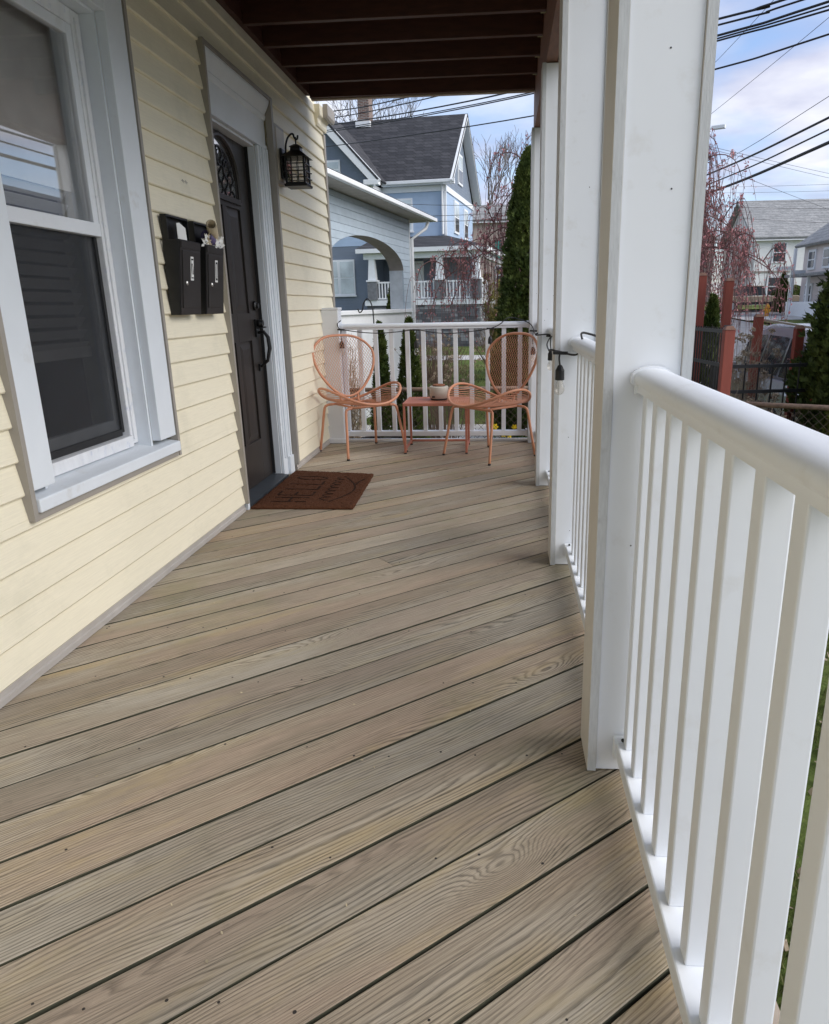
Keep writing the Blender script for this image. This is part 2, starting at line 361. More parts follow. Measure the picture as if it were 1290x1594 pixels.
m_glass2 = glassmat('far_window_glass', .25, (.5,.5,.52), gain=1.5)
m_bulb = glassmat('bulb_glass', .06, (.95,.93,.90), gain=.9)
m_screen = screenmat()
m_dark = M('dark_room', (.05, .05, .052), .9)
m_blind = M('grey_blind', (.42, .42, .41), .6, var=.05)
m_shade = M('off_white_shade', (.36, .355, .34), .7, var=.04)
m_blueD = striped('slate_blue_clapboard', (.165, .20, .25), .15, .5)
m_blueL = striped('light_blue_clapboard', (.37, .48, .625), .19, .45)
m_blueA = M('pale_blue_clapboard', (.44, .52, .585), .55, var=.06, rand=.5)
m_trim = M('white_house_trim', (.80, .82, .83), .5, var=.03)
m_shing = brickmat('charcoal_shingle', (.030, .031, .036), (.062, .062, .068), (.018, .018, .02), 1.0, .42, .19, .6)
m_shing2 = brickmat('weathered_grey_shingle', (.27, .275, .27), (.36, .36, .35), (.2, .2, .2), 1.0, .5, .2, .4)
m_chim = brickmat('chimney_brick', (.20, .10, .07), (.13, .075, .06), (.3, .28, .26), 1.0, .22, .08, .4)
m_stone = [M('ledge_stone', c, .85, var=.2, scale=7, bmp=.5, bscale=25, rand=5) for c in ((.16,.165,.175), (.24,.245,.25), (.11,.115,.125))]
m_conc = M('concrete', (.52, .50, .46), .85, var=.12, scale=3, bmp=.2, dirt=(2, .55, (.27,.255,.22), .6))
m_asph = M('asphalt', (.20, .20, .205), .9, var=.18, scale=2, bmp=.4, bscale=120, dirt=(.6, .5, (.26,.255,.25), .7))
m_soil = M('soil', (.10, .075, .052), .95, var=.3, scale=10, bmp=.6, bscale=40)
m_redpost = M('red_stained_post', (.27, .062, .040), .65, var=.18, scale=10, stretch=(1,1,.15), bmp=.2)
m_bark = M('dark_bark', (.075, .056, .047), .9, var=.3, scale=20, bmp=.5)
m_barkg = M('grey_bark', (.16, .14, .125), .9, var=.3, scale=20, bmp=.5)
m_bud = leafmat('pink_red_buds', (.34, .11, .125), (.66, .34, .33), 3, .3)
m_arb = leafmat('arborvitae_green', (.026, .052, .013), (.125, .155, .038), 3.2, .15)
m_arb2 = leafmat('golden_arborvitae', (.055, .075, .014), (.20, .205, .04), 5, .2)
m_yel = leafmat('yellow_shrub', (.16, .14, .035), (.36, .31, .10), 5, .2)
m_dry = leafmat('dry_flower_heads', (.24, .175, .115), (.50, .415, .31), 9, .2)
m_twig = M('dry_twig', (.36, .285, .21), .9, var=.3, scale=10)
m_twig2 = M('brown_twig', (.13, .085, .06), .9, var=.3, scale=10)
m_grass = leafmat('grass_blade', (.055, .085, .02), (.20, .20, .075), 6, .25)
m_strap = leafmat('daffodil_leaf', (.035, .085, .03), (.08, .15, .06), 6, .25)
m_petal = M('yellow_petal', (.80, .58, .02), .5, var=.1)
m_iron = M('black_iron', (.010, .010, .011), .45, var=.2)
m_galv = M('rusty_galvanised_pipe', (.19, .125, .085), .65, var=.35, scale=25, bmp=.2)
m_wire = M('rusty_wire', (.12, .085, .065), .6, metal=.3, var=.3)
m_cable = M('black_cable', (.010, .010, .011), .6, var=.1)
m_silver = M('silver_car_paint', (.50, .52, .55), .22, metal=.55, var=.02)
m_carglass = M('dark_car_glass', (.02, .03, .035), .05, var=.1, spec=.8)
m_tyre = M('tyre', (.02, .02, .02), .8, var=.2)
m_tanpaint = M('tan_car_paint', (.42, .34, .24), .3, metal=.2, var=.05)
m_hydr = M('orange_hydrant_paint', (.75, .34, .03), .45, var=.08)
m_whites = striped('white_clapboard', (.80, .81, .78), .24, .35, .04)
m_pinks = striped('pale_pink_clapboard', (.70, .62, .59), .22, .35, .04)
m_tans = striped('tan_clapboard', (.50, .40, .34), .24, .35, .04)
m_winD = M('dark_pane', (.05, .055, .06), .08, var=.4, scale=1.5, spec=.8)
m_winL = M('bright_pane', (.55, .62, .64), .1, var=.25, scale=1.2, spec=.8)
m_teal = M('teal_banner', (.05, .42, .36), .7)
m_pot = M('black_plastic_pot', (.02, .02, .022), .5)
m_polew = M('weathered_pole', (.20, .165, .13), .9, var=.25, scale=10)

def groundmat():
    m, t, b = nodes('lawn_ground')
    g = N(t, 'ShaderNodeNewGeometry')
    a = tex(t, g.outputs['Position'], .55, 6, .65); f = tex(t, g.outputs['Position'], 14, 5, .7); ff = tex(t, g.outputs['Position'], 90, 3, .7)
    x = ramp(t, a, [(.36, (.085, .125, .03)), (.52, (.13, .175, .045)), (.66, (.19, .175, .08)), (.76, (.14, .105, .065))])
    x = mixrgb(t, .6, x, ramp(t, f, [(.3, (.5,)*3), (.7, (1.35,)*3)]), 'MULTIPLY'); x = mixrgb(t, .6, x, ramp(t, ff, [(.3, (.55,)*3), (.7, (1.3,)*3)]), 'MULTIPLY')
    t.links.new(x, b.inputs['Base Color']); b.inputs['Roughness'].default_value = .95; b.inputs['Specular IOR Level'].default_value = .1
    bump(t, b, ff, .9, .03); return m
m_ground = groundmat()

# ------------------------------------------------------------------ terrain
def sm(x): x = max(0, min(1, x)); return x*x*(3-2*x)
def gz(x, y): return -.85 + .037*max(0, y-14)*sm((x-1)/9) + (-.07 if x > 3.3 else 0)*0
def sheet(name, mat, xs, ys, dz, kind='structure', fn=gz):
    mb = MB()
    for y in ys:
        for x in xs: mb.v.append((x, y, fn(x, y)+dz))
    n = len(xs)
    for j in range(len(ys)-1):
        for i in range(n-1): mb.f.append((j*n+i, j*n+i+1, (j+1)*n+i+1, (j+1)*n+i))
    return mb.build(name, mat, kind=kind, smooth=True)
def rng(a, b, s): n = max(1, int(round((b-a)/s))); return [a+(b-a)*i/n for i in range(n+1)]
xs = [-400,-120,-40]+rng(-20, 40, 1.5)+[60,120,400]; ys = [-300,-80,-25]+rng(-10, 80, 2)+[110,180,450]
def gfar(x, y): return gz(x, min(y, 62))
ground = sheet('ground', m_ground, xs, ys, -.12, fn=gfar)
lawn = sheet('lawn', m_ground, rng(-14, 3.0, 1.0), rng(-8, 60, 1.0), 0)
road = sheet('road', m_asph, [3.35]+rng(4.5, 13, 1), rng(-12, 44, 1), -.10)
kerb = MB()
for i in range(0, 52):
    y0 = -8+i; kerb.box(3.2, 3.35, y0, y0+.995, gz(3.3, y0+.5)-.2, gz(3.3, y0+.5)+.02)
k = kerb.build('kerb', m_conc, kind='structure', bevel=.015)
sheet('cross_street', m_asph, rng(5, 45, 2), rng(44.0, 51.5, 1.5), -.095)
sheet('far_sidewalk', m_conc, rng(13, 40, 1.5), rng(40.5, 43.9, .85), -.03)
sheet('corner_verge', m_ground, rng(13.4, 40, 1.5), rng(36.5, 40.45, 1), -.035)
sheet('opposite_sidewalk', m_conc, rng(13.05, 15, 1), rng(-10, 36, 1.5), -.02)
sheet('far_yard', m_ground, rng(10, 45, 2), rng(51.6, 75, 2), .0)
sheet('garden_path', m_conc, rng(-2.6, .05, .6), rng(10.7, 12.3, .8), .012)
sheet('front_walk', m_conc, rng(-7, 3, 1), rng(27.5, 30.0, 1), .014)
sheet('planting_bed', m_soil, rng(-2.6, 2.9, .5), rng(6.6, 9.6, .5), .01)

# ------------------------------------------------------------------ our house
W = -1.526
house = thing('house', 'cream vinyl sided house with taupe trim along the porch', 'house', (-5, 3, -.85))
body = MB()
xb = W-.045
def wallpatch(y0, y1, z0, z1): body.box(-1.80, xb, y0, y1, z0, z1)
wallpatch(-3.0, 2.225, -.85, 2.95); wallpatch(2.225, 3.001, -.85, .525); wallpatch(2.225, 3.001, 2.245, 2.95)
wallpatch(3.001, 4.02, -.85, 2.95); wallpatch(4.02, 4.835, -.85, -.01); wallpatch(4.02, 4.835, 2.14, 2.95); wallpatch(4.835, 6.545, -.85, 2.95)
body.build('wall_core', m_siding, house)
up_ = MB(); up_.box(-9, xb-.02, -3, 6.53, 2.951, 5.6); up_.box(-9, -1.801, 6.35, 6.54, -.85, 2.95); up_.box(-9, -1.801, -3, -2.8, -.85, 2.95); up_.box(-9, -8.8, -2.8, 6.35, -.85, 2.95)
up_.build('upper_wall', m_siding, house)
rf = MB(); rf.prism([(-9.4, 5.62), (-1.1, 5.62), (-5.2, 8.4)], -3.4, 6.9); rf.build('roof', m_shing, house)
ro = MB(); ro.box(-4.6, -4.58, 1.4, 4.0, .0, 2.8); ro.box(-4.6, -1.81, 1.4, 1.42, 0, 2.8); ro.box(-4.6, -1.81, 3.98, 4.0, 0, 2.8); ro.box(-4.6, -1.81, 1.4, 4.0, -.02, 0); ro.box(-4.6, -1.81, 1.4, 4.0, 2.8, 2.82)
ro.build('room_interior', m_dark, house)
st = MB()
for a, b in ((-3.0, 3.955), (5.065, 6.55)):
    st.prism([(W-.01, .003), (W+.014, .003), (W+.014, .022), (W+.008, .026), (W+.008, .048), (W-.01, .048)], a, b)
st.build('starter_strip', m_starter, house)
EXP = .1085
zones = [(2.085, 3.172, .515, 2.395), (3.955, 5.062, -1, 2.452)]
for k in range(26):
    z0 = .0495+k*EXP; z1 = z0+EXP
    if z0 > 2.71: break
    z1c = min(z1, 2.72)
    cuts = sorted(set([z0, z1c]+[zz for a, b, c, d in zones for zz in (c, d) if z0+.004 < zz < z1c-.004]))
    for za, zb in zip(cuts[:-1], cuts[1:]):
        iv = [(-2.9, 6.545)]
        for a, b, c, d in zones:
            if c < (za+zb)/2 < d:
                nv = []
                for p, q in iv:
                    if p < a: nv.append((p, min(q, a)))
                    if q > b: nv.append((max(p, b), q))
                iv = nv
        iv2 = []
        for p, q in iv:
            if q-p > 2.2: c_ = p+(q-p)*random.uniform(.3, .75); iv2 += [(p, c_-.0006), (c_+.0006, q)]
            else: iv2.append((p, q))
        for p, q in iv2:
            def ox(z): return W+.0005+.0150*(1-(z-z0)/EXP)
            pb = MB()
            # lapped clapboard with a rounded butt edge
            if za == z0: prof = [(W-.04, za-.001), (ox(za)-.004, za-.001), (ox(za), za+.004), (ox(zb-.0005), zb-.0005), (W-.04, zb-.0005)]
            else: prof = [(W-.04, za), (ox(za), za), (ox(zb-.0005), zb-.0005), (W-.04, zb-.0005)]
            pb.prism(prof, p, q); pb.build('siding_plank', m_siding, house)
# corner post of the siding and the cornice return at the far corner
cb = MB(); cb.box(W-.02, W+.02, 6.545, 6.60, -.3, 2.55); cb.build('corner_trim', m_channel, house, bevel=.004)
cn = MB(); cn.prism([(W-.05, 2.565), (W+.026, 2.565), (W+.034, 2.585), (W+.034, 2.62), (W+.055, 2.64), (W+.055, 2.72), (W-.05, 2.72)], 6.30, 6.61); cn.build('cornice_return', m_siding, house, bevel=.004)
gt = MB(); gt.prism([(W+.057, 2.64), (W+.085, 2.64), (W+.095, 2.66), (W+.095, 2.74), (W+.057, 2.74)], 6.40, 6.66); gt.build('gutter', m_channel, house)
led = MB(); led.box(W-.01, W+.04, -1.0, 6.09, 2.722, 2.90)
# tiny printed marks on one plank
pm = MB()
for i in range(7): pm.box(W+.004, W+.0085, 3.575+i*.011, 3.579+i*.011, 1.738-.004*(i % 3), 1.741+.003*((i*2) % 3))
pm.build('printed_mark', m_channel, house)

# window: parts of the house, deep reveal, double hung with screen
def bx(x0, x1, y0, y1, z0, z1): return MB().box(x0, x1, y0, y1, z0, z1)
wt = MB(); FX = W+.03
win = bx(W-.01, FX, 2.108, 2.226, .602, 2.36).box(W-.01, FX, 2.998, 3.145, .602, 2.36).box(W-.01, FX-.001, 2.226, 2.998, 2.235, 2.36).build('window', m_white2, house, bevel=.003)
MB().prism([(W-.16, .60), (W+.045, .574), (W+.045, .53), (W-.16, .53)], 2.108, 3.15).build('sill', m_white2, win, bevel=.004)
bx(W-.005, W+.034, 2.085, 2.1065, .505, 2.385).build('channel', m_channel, win); bx(W-.005, W+.034, 3.1515, 3.172, .505, 2.385).build('channel', m_channel, win)
bx(W-.005, W+.030, 2.107, 3.151, .505, .529).build('channel', m_channel, win); bx(W-.005, W+.030, 2.107, 3.151, 2.362, 2.385).build('channel', m_channel, win)
bx(W-.20, W-.0105, 2.985, 2.9995, .56, 2.25).build('reveal', m_white2, win); bx(W-.20, W-.0105, 2.2265, 2.24, .56, 2.25).build('reveal', m_white2, win); bx(W-.20, W-.0105, 2.24, 2.985, 2.225, 2.24).build('reveal', m_white2, win)
fr = MB(); SX = -1.592
fr.box(SX-.07, SX+.0, 2.925, 2.984, .60, 2.224); fr.box(SX-.07, SX, 2.241, 2.30, .60, 2.224); fr.box(SX-.07, SX, 2.30, 2.925, 2.17, 2.224); fr.box(SX-.07, SX+.012, 2.30, 2.925, .592, .64)
fr.build('frame', m_chalk, win, bevel=.004)
fr2 = MB(); fr2.box(SX-.05, SX+.008, 2.940, 2.968, .62, 2.2); fr2.build('frame_bead', m_chalk, win, bevel=.003)
us = MB(); us.box(SX-.035, SX-.004, 2.888, 2.924, 1.44, 2.169); us.box(SX-.035, SX-.004, 2.301, 2.34, 1.44, 2.169); us.box(SX-.035, SX-.004, 2.34, 2.888, 2.13, 2.169); us.box(SX-.040, SX-.001, 2.34, 2.924, 1.436, 1.486)
us.build('upper_sash', m_white, win, bevel=.003)
bx(SX-.022, SX-.017, 2.34, 2.888, 1.486, 2.13).build('pane', m_glass, win)
ls = MB(); ls.box(SX-.068, SX-.042, 2.888, 2.924, .66, 1.44); ls.box(SX-.068, SX-.042, 2.301, 2.34, .66, 1.44); ls.box(SX-.068, SX-.042, 2.34, 2.888, .66, .71)
ls.build('lower_sash', m_white, win, bevel=.002)
bx(SX-.057, SX-.053, 2.34, 2.888, .71, 1.44).build('pane', m_glassL, win)
sf = MB(); sf.box(SX-.034, SX-.024, 2.905, 2.924, .655, 1.434); sf.box(SX-.034, SX-.024, 2.301, 2.318, .655, 1.434); sf.box(SX-.034, SX-.024, 2.318, 2.905, .642, .668); sf.build('screen_frame', m_blackp, win)
bx(SX-.030, SX-.029, 2.318, 2.905, .668, 1.434).build('screen', m_screen, win)
bl = MB()
for i in range(24):
    z = 2.10-i*.047; bl.obox((-1.71, 2.60, z), (.013, 0, .016), (0, .30, 0), (0, 0, .0009))
bl.build('blind_slats', m_blind, win); bx(-1.682, -1.679, 2.30, 2.92, 1.60, 2.19).build('roller_shade', M('pale_roller_shade', (.62, .61, .58), .8), win); bx(-1.725, -1.695, 2.30, 2.90, .975, 1.015).build('blind_rail', m_blind, win)

# door assembly
OP0, OP1 = 4.02, 4.835; DX = -1.62
dr = MB(); dr.box(DX-.045, DX-.012, 4.035, 4.822, .035, 2.125)
def ring(mb, x0, x1, y0, y1, z0, z1, t):
    mb.box(x0, x1, y0, y1, z1-t, z1); mb.box(x0, x1, y0, y1, z0, z0+t); mb.box(x0, x1, y0, y0+t, z0+t, z1-t); mb.box(x0, x1, y1-t, y1, z0+t, z1-t)
door = dr.build('door', m_door, house)
# stiles and rails proud of the recessed panels
PAN = [(4.135, 4.335, 1.14, 1.72), (4.425, 4.625, 1.14, 1.72), (4.135, 4.335, .33, .94), (4.425, 4.625, .33, .94)]
fx0, fx1 = DX-.0118, DX
stl = MB(); ysx = [4.035, 4.12, 4.35, 4.41, 4.64, 4.822]
stl.box(fx0, fx1, 4.035, 4.12, .035, 2.125).box(fx0, fx1, 4.64, 4.822, .035, 2.125).box(fx0, fx1, 4.35, 4.41, .315, 1.735)
stl.box(fx0, fx1, 4.12, 4.64, .035, .315).box(fx0, fx1, 4.12, 4.35, .955, 1.125).box(fx0, fx1, 4.41, 4.64, .955, 1.125).box(fx0, fx1, 4.12, 4.64, 1.735, 1.79)
# head of the slab with an arched opening
ac, ar, az = 4.38, .24, 1.86
N_ = 20
arc = [(ac+ar*math.cos(math.pi*i/N_), az+ar*.93*math.sin(math.pi*i/N_)) for i in range(N_+1)]
for i in range(N_):
    p, q = arc[i], arc[i+1]
    stl.add([(x, p[0], p[1]) for x in (fx0, fx1)]+[(x, q[0], q[1]) for x in (fx0, fx1)]+[(x, q[0], 2.125) for x in (fx0, fx1)]+[(x, p[0], 2.125) for x in (fx0, fx1)],
            [(1,3,5,7), (0,1,3,2), (2,3,5,4), (4,5,7,6), (0,6,7,1), (0,2,4,6)])
stl.box(fx0, fx1, 4.12, 4.14, 1.79, 2.125).box(fx0, fx1, 4.62, 4.64, 1.79, 2.125)
stl.build('door_frame', m_door, door, bevel=.002)
for p in PAN:
    y0, y1, z0, z1 = p
    pm_ = MB(); a = .035
    vs = [(fx0+.001, y0, z0), (fx0+.001, y1, z0), (fx0+.001, y1, z1), (fx0+.001, y0, z1), (fx0+.009, y0+a, z0+a), (fx0+.009, y1-a, z0+a), (fx0+.009, y1-a, z1-a), (fx0+.009, y0+a, z1-a)]
    pm_.add(vs, [(4,5,6,7), (0,1,5,4), (1,2,6,5), (2,3,7,6), (3,0,4,7)]); pm_.build('panel', m_door, door)
gl_ = MB(); gp = arc+[(ac-ar, 1.79), (ac+ar, 1.79)]
gl_.prism([(y, z) for y, z in gp], fx0+.0006, fx0+.003, axis='x'); gl_.build('fanlight_glass', m_glass, door)
bk = MB().prism([(y, z) for y, z in gp], fx0+.0002, fx0+.0005, axis='x').build('fanlight_backing', M('pale_frosted_pane', (.33, .36, .38), .3, var=.5, scale=9), door)
cm = MB(); am = [(fx1+.006, ac+(ar+.02)*math.cos(math.pi*i/N_), az+(ar*.93+.02)*math.sin(math.pi*i/N_)) for i in range(N_+1)]
cm.tube([(fx1+.006, ac+ar+.02, 1.775)]+am+[(fx1+.006, ac-ar-.02, 1.775)], .014, 6); cm.beam((fx1+.005, ac-ar-.03, 1.775), (fx1+.005, ac+ar+.03, 1.775), .02, .03); cm.build('fanlight_moulding', m_door, door, smooth=False)
sc = MB()
for k in range(-4, 5):
    y = ac+k*.045; h = .93*math.sqrt(max(0, ar*ar-(y-ac)**2))
    pts = []
    for i in range(15):
        tt = i/14; pts.append((fx0+.005, y+.026*math.sin(tt*12+k*1.9), 1.80+tt*(az+h*.75-1.80)))
    sc.tube(pts, .0045, 5)
for k in (-.1, 0, .1): sc.tube([(fx0+.005, ac+k+.05*math.cos(i*.5), 2.0-abs(k)*.6+.05*math.sin(i*.5)) for i in range(11)], .007, 5)
sc.tube([(fx0+.005, ac+.2*math.cos(math.pi*i/14), az+.19*math.sin(math.pi*i/14)) for i in range(15)], .004, 5)
sc.build('leaded_scrollwork', m_black, door)
hd = MB(); hx = DX+.001
hd.lathe([(.030, 0), (.030, .012), (.018, .02), (.018, .03)], (0,0,0), 14)
hd.v = [(hx+z, 4.735+x, 1.17+y) for x, y, z in hd.v]
hd.box(hx, hx+.012, 4.705, 4.765, .975, 1.085)
hd.tube([(hx, 4.735, 1.0), (hx+.05, 4.735, 1.005), (hx+.075, 4.735, .97), (hx+.08, 4.735, .90), (hx+.06, 4.735, .82), (hx+.02, 4.735, .785), (hx, 4.735, .78)], [.009,.011,.013,.013,.011,.009,.009], 8)
hd.beam((hx+.01, 4.735, 1.03), (hx+.065, 4.735, 1.035), .03, .008); hd.box(hx, hx+.012, 4.715, 4.755, .755, .80)
hd.lathe([(.022, 0), (.026, .02), (.02, .04)], (0,0,0), 12); hd.v[-36:] = [(hx+.01+z, 4.735+x, 1.06+y) for x, y, z in hd.v[-36:]]
hd.build('handleset', m_black, door, smooth=False)
cas = MB(); CX = W-.014
cas.box(CX-.02, CX, 4.837, 5.015, 0.0, 2.14)
cas.build('door_casing', m_white2, house, bevel=.003)
for i, (a, b) in enumerate(((4.865, 4.885), (4.905, 4.925), (4.95, 4.97), (4.985, 5.01))): MB().box(CX, CX+.008+.004*(i % 2), a, b, .13, 2.14).build('casing_flute', m_white2, house, bevel=.003)
MB().box(CX, CX+.022, 4.93, 5.018, 0, .13).build('plinth_block', m_white2, house, bevel=.003)
MB().box(W-.012, W+.02, 3.985, 4.012, 0, .11).build('plinth_block', m_white2, house, bevel=.003)
MB().box(DX-.06, CX-.0205, 4.8225, 4.834, .03, 2.128).build('door_jamb', m_white2, house); MB().box(DX-.06, CX-.0205, 4.0225, 4.034, .03, 2.128).build('door_jamb', m_white2, house); MB().box(DX-.06, CX-.0205, 4.035, 4.822, 2.1265, 2.139).build('door_jamb', m_white2, house)
MB().box(DX-.0, DX+.02, 4.8135, 4.822, .035, 2.125).build('weather_strip', m_blackp, house)
hdr = MB(); hdr.prism([(CX-.02, 2.142), (CX+.004, 2.142), (CX+.004, 2.165), (CX-.003, 2.168), (CX-.003, 2.31), (CX+.006, 2.315), (CX+.012, 2.335), (CX+.006, 2.345), (CX+.02, 2.37), (CX+.035, 2.40), (CX+.04, 2.415), (CX+.04, 2.428), (CX-.02, 2.428)], 3.975, 5.018)
hdr.build('door_header', m_white2, house)
MB().box(W-.005, W+.036, 3.950, 3.972, .05, 2.45).build('channel', m_channel, house); MB().box(W-.005, W+.036, 5.022, 5.058, .05, 2.45).build('channel', m_channel, house); MB().box(W-.005, W+.034, 3.973, 5.021, 2.43, 2.45).build('channel', m_channel, house)
MB().prism([(DX-.05, .003), (W+.012, .003), (W+.012, .022), (DX-.012, .034), (DX-.05, .034)], 4.013, 4.836).build('threshold', m_thresh, house)

# ------------------------------------------------------------------ deck
deck = bpy.data.objects.new('deck', None); C.objects.link(deck); deck['kind'] = 'structure'; deck.location = (-.5, 3, -.85); WL[deck] = (-.5, 3, -.85)
TH = R(40.2); PITCH = .1483; GAP = .0062
ux, uy = math.cos(TH), math.sin(TH)
X0, X1, Y0, Y1 = W+.003, .43, -.9, 6.33
def clip(poly, fn):
    out = []
    for i in range(len(poly)):
        a, b = poly[i], poly[(i+1) % len(poly)]; fa, fb = fn(a), fn(b)
        if fa >= 0: out.append(a)
        if fa*fb < 0:
            t = fa/(fa-fb); out.append((a[0]+(b[0]-a[0])*t, a[1]+(b[1]-a[1])*t))
    return out
perp0 = .98*1.0    # perpendicular offset of one joint seen in front of the near post
def perp(x, y): return -x*uy+y*ux
base = perp(.262, 1.572)
rect = [(X0, Y0), (X1, Y0), (X1, Y1), (X0, Y1)]
nb = 0; random.seed(3); nails = MB()
JY = [4.6+.37*i for i in range(-15, 5)]
ALL = []; BUTT = {-6: .75, 2: 1.9, 7: 2.9, 11: 1.6, 16: 3.1, 19: 2.2}
for i in range(-22, 45):
    a0 = base+i*PITCH+GAP/2; a1 = base+(i+1)*PITCH-GAP/2
    pl = clip(clip(rect, lambda p: perp(*p)-a0), lambda p: a1-perp(*p))
    if len(pl) < 3: continue
    pieces = [pl]
    if i in BUTT:
        c_ = BUTT[i]
        def al(p): return p[0]*ux+p[1]*uy
        pieces = [clip(pl, lambda p: c_-.0016-al(p)), clip(pl, lambda p: al(p)-c_-.0016)]
    ALL += [(i, a0, a1, q) for q in pieces if len(q) > 2]
for (i, a0, a1, pl) in ALL:
    cx = sum(p[0] for p in pl)/len(pl); cy = sum(p[1] for p in pl)/len(pl); am = (a0+a1)/2
    # local frame: x along the board, y across
    loc = [((p[0]*ux+p[1]*uy)-(cx*ux+cy*uy), perp(*p)-am) for p in pl]
    if max(q[0] for q in loc)-min(q[0] for q in loc) < .02: continue
    hw = (a1-a0)/2; mb = MB(); n = len(loc); dz = random.uniform(-.0014, .0014)
    def inset(q, d): return (q[0], max(-hw+d, min(hw-d, q[1])))
    rings_ = [(0, -.032), (0, -.003), (.0010, -.0009), (.003, 0)]
    for d, z in rings_:
        for q in loc: s_ = inset(q, d); mb.v.append((s_[0], s_[1], z+dz))
    mb.f.append(tuple(range(n))[::-1]); mb.f.append(tuple(3*n+k for k in range(n)))
    for r_ in range(3):
        for k in range(n): mb.f.append((r_*n+k, r_*n+(k+1) % n, (r_+1)*n+(k+1) % n, (r_+1)*n+k))
    o = mb.build('deck_board', m_deck, deck, local=True)
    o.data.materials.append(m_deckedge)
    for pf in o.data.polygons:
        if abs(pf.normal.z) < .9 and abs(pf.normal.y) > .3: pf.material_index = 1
    o.rotation_euler = (0, 0, TH+random.uniform(-.0005, .0005)); px, py = cx*ux+cy*uy, am
    o.location = (px*ux-py*uy-deck.location.x, px*uy+py*ux-deck.location.y, -deck.location.z)
    # fixings where a board crosses the joists
    for jy in JY:
        for sgn in (-.62, .62):
            pa = am+sgn*hw; # solve y = jy
            t = (jy-pa*ux)/uy; xx = t*ux-pa*uy
            if X0+.03 < xx < X1-.05 and random.random() < .55:
                r_ = random.uniform(.0028, .0042); nails.lathe([(r_, 0), (r_*.8, .0008)], (xx, jy+random.uniform(-.02, .02), dz-.0002), 7)
db = MB(); random.seed(64)
for _ in range(70):
    x, y = random.uniform(-1.4, .28), random.uniform(.9, 5.0); a = random.uniform(0, 3.14); L_ = random.uniform(.002, .0065); wd_ = L_*random.uniform(.25, .7); ca, sa = math.cos(a), math.sin(a); z_ = .0022
    db.add([(x-ca*L_, y-sa*L_, z_), (x+sa*wd_, y-ca*wd_, z_+.001), (x+ca*L_, y+sa*L_, z_+.0016), (x-sa*wd_, y+ca*wd_, z_)], [(0,1,2,3)])
db.build('dry_crumbs', M('dry_leaf_crumb', (.50, .42, .28), .9, var=.5, scale=12), deck, kind='stuff', fix=False)
nails.build('nail_heads', M('rusty_nail', (.035, .028, .024), .7), deck, kind='stuff')
MB().box(X1+.002, X1+.04, -.9, 6.33, -.27, -.004).build('rim_board', m_tan, deck); MB().box(W, X1+.04, 6.332, 6.37, -.27, -.004).build('rim_board', m_white2, deck)
for y in (0.0, 1.66, 3.17, 4.65, 6.2): MB().box(.24, .38, y-.07, y+.07, -.95, -.034).build('pier', m_tan, deck)
MB().box(X1-.02, X1+.001, -.9, 6.33, -.86, -.27).build('skirt', m_stain, deck)

# ------------------------------------------------------------------ porch roof: joists, beam, rim
proof = bpy.data.objects.new('porch_ceiling', None); C.objects.link(proof); proof['kind'] = 'structure'; proof.location = (-.6, 3, 2.7); WL[proof] = (-.6, 3, 2.7)
led.build('ledger', m_stain, proof)
for i in range(-14, 5):
    y = 4.60+.3727*i if i < 4 else None
    if y is None or y < -.9: continue
    MB().box(W+.041, .234, y-.019, y+.019, 2.71, 2.895).build('joist', m_stain, proof, bevel=.002)
MB().box(W+.041, .234, 6.09, 6.13, 2.692, 2.895).build('rim_joist', m_tan, proof, bevel=.002)  # tan colour stands in for outside light on the rim's underside
MB().box(W+.041, .234, 6.05, 6.0885, 2.70, 2.895).build('joist', m_stain, proof)
for k in range(50):
    y = -.95+k*.1425
    MB().box(W+.02, .42, y, y+.139, 2.897, 2.925).build('ceiling_board', m_stain, proof)
bm_ = MB(); bm_.box(.236, .300, -1.0, 6.30, 2.452, 2.894); bm_.box(.303, .385, -1.0, 6.30, 2.45, 2.894); bm_.build('beam', m_stain2, proof, bevel=.003)
MB().box(.386, .41, -1.0, 6.32, 2.55, 2.896).build('fascia', m_tan, proof)
hg = MB()
for i in range(-14, 4):
    y = 4.60+.3727*i
    if y > -.9: MB().box(.205, .2355, y+.021, y+.055, 2.715, 2.89).build('hanger_block', M('green_treated_block', (.20, .19, .10), .7) if i == -14 else bpy.data.materials.get('green_treated_block') or m_tan, proof)

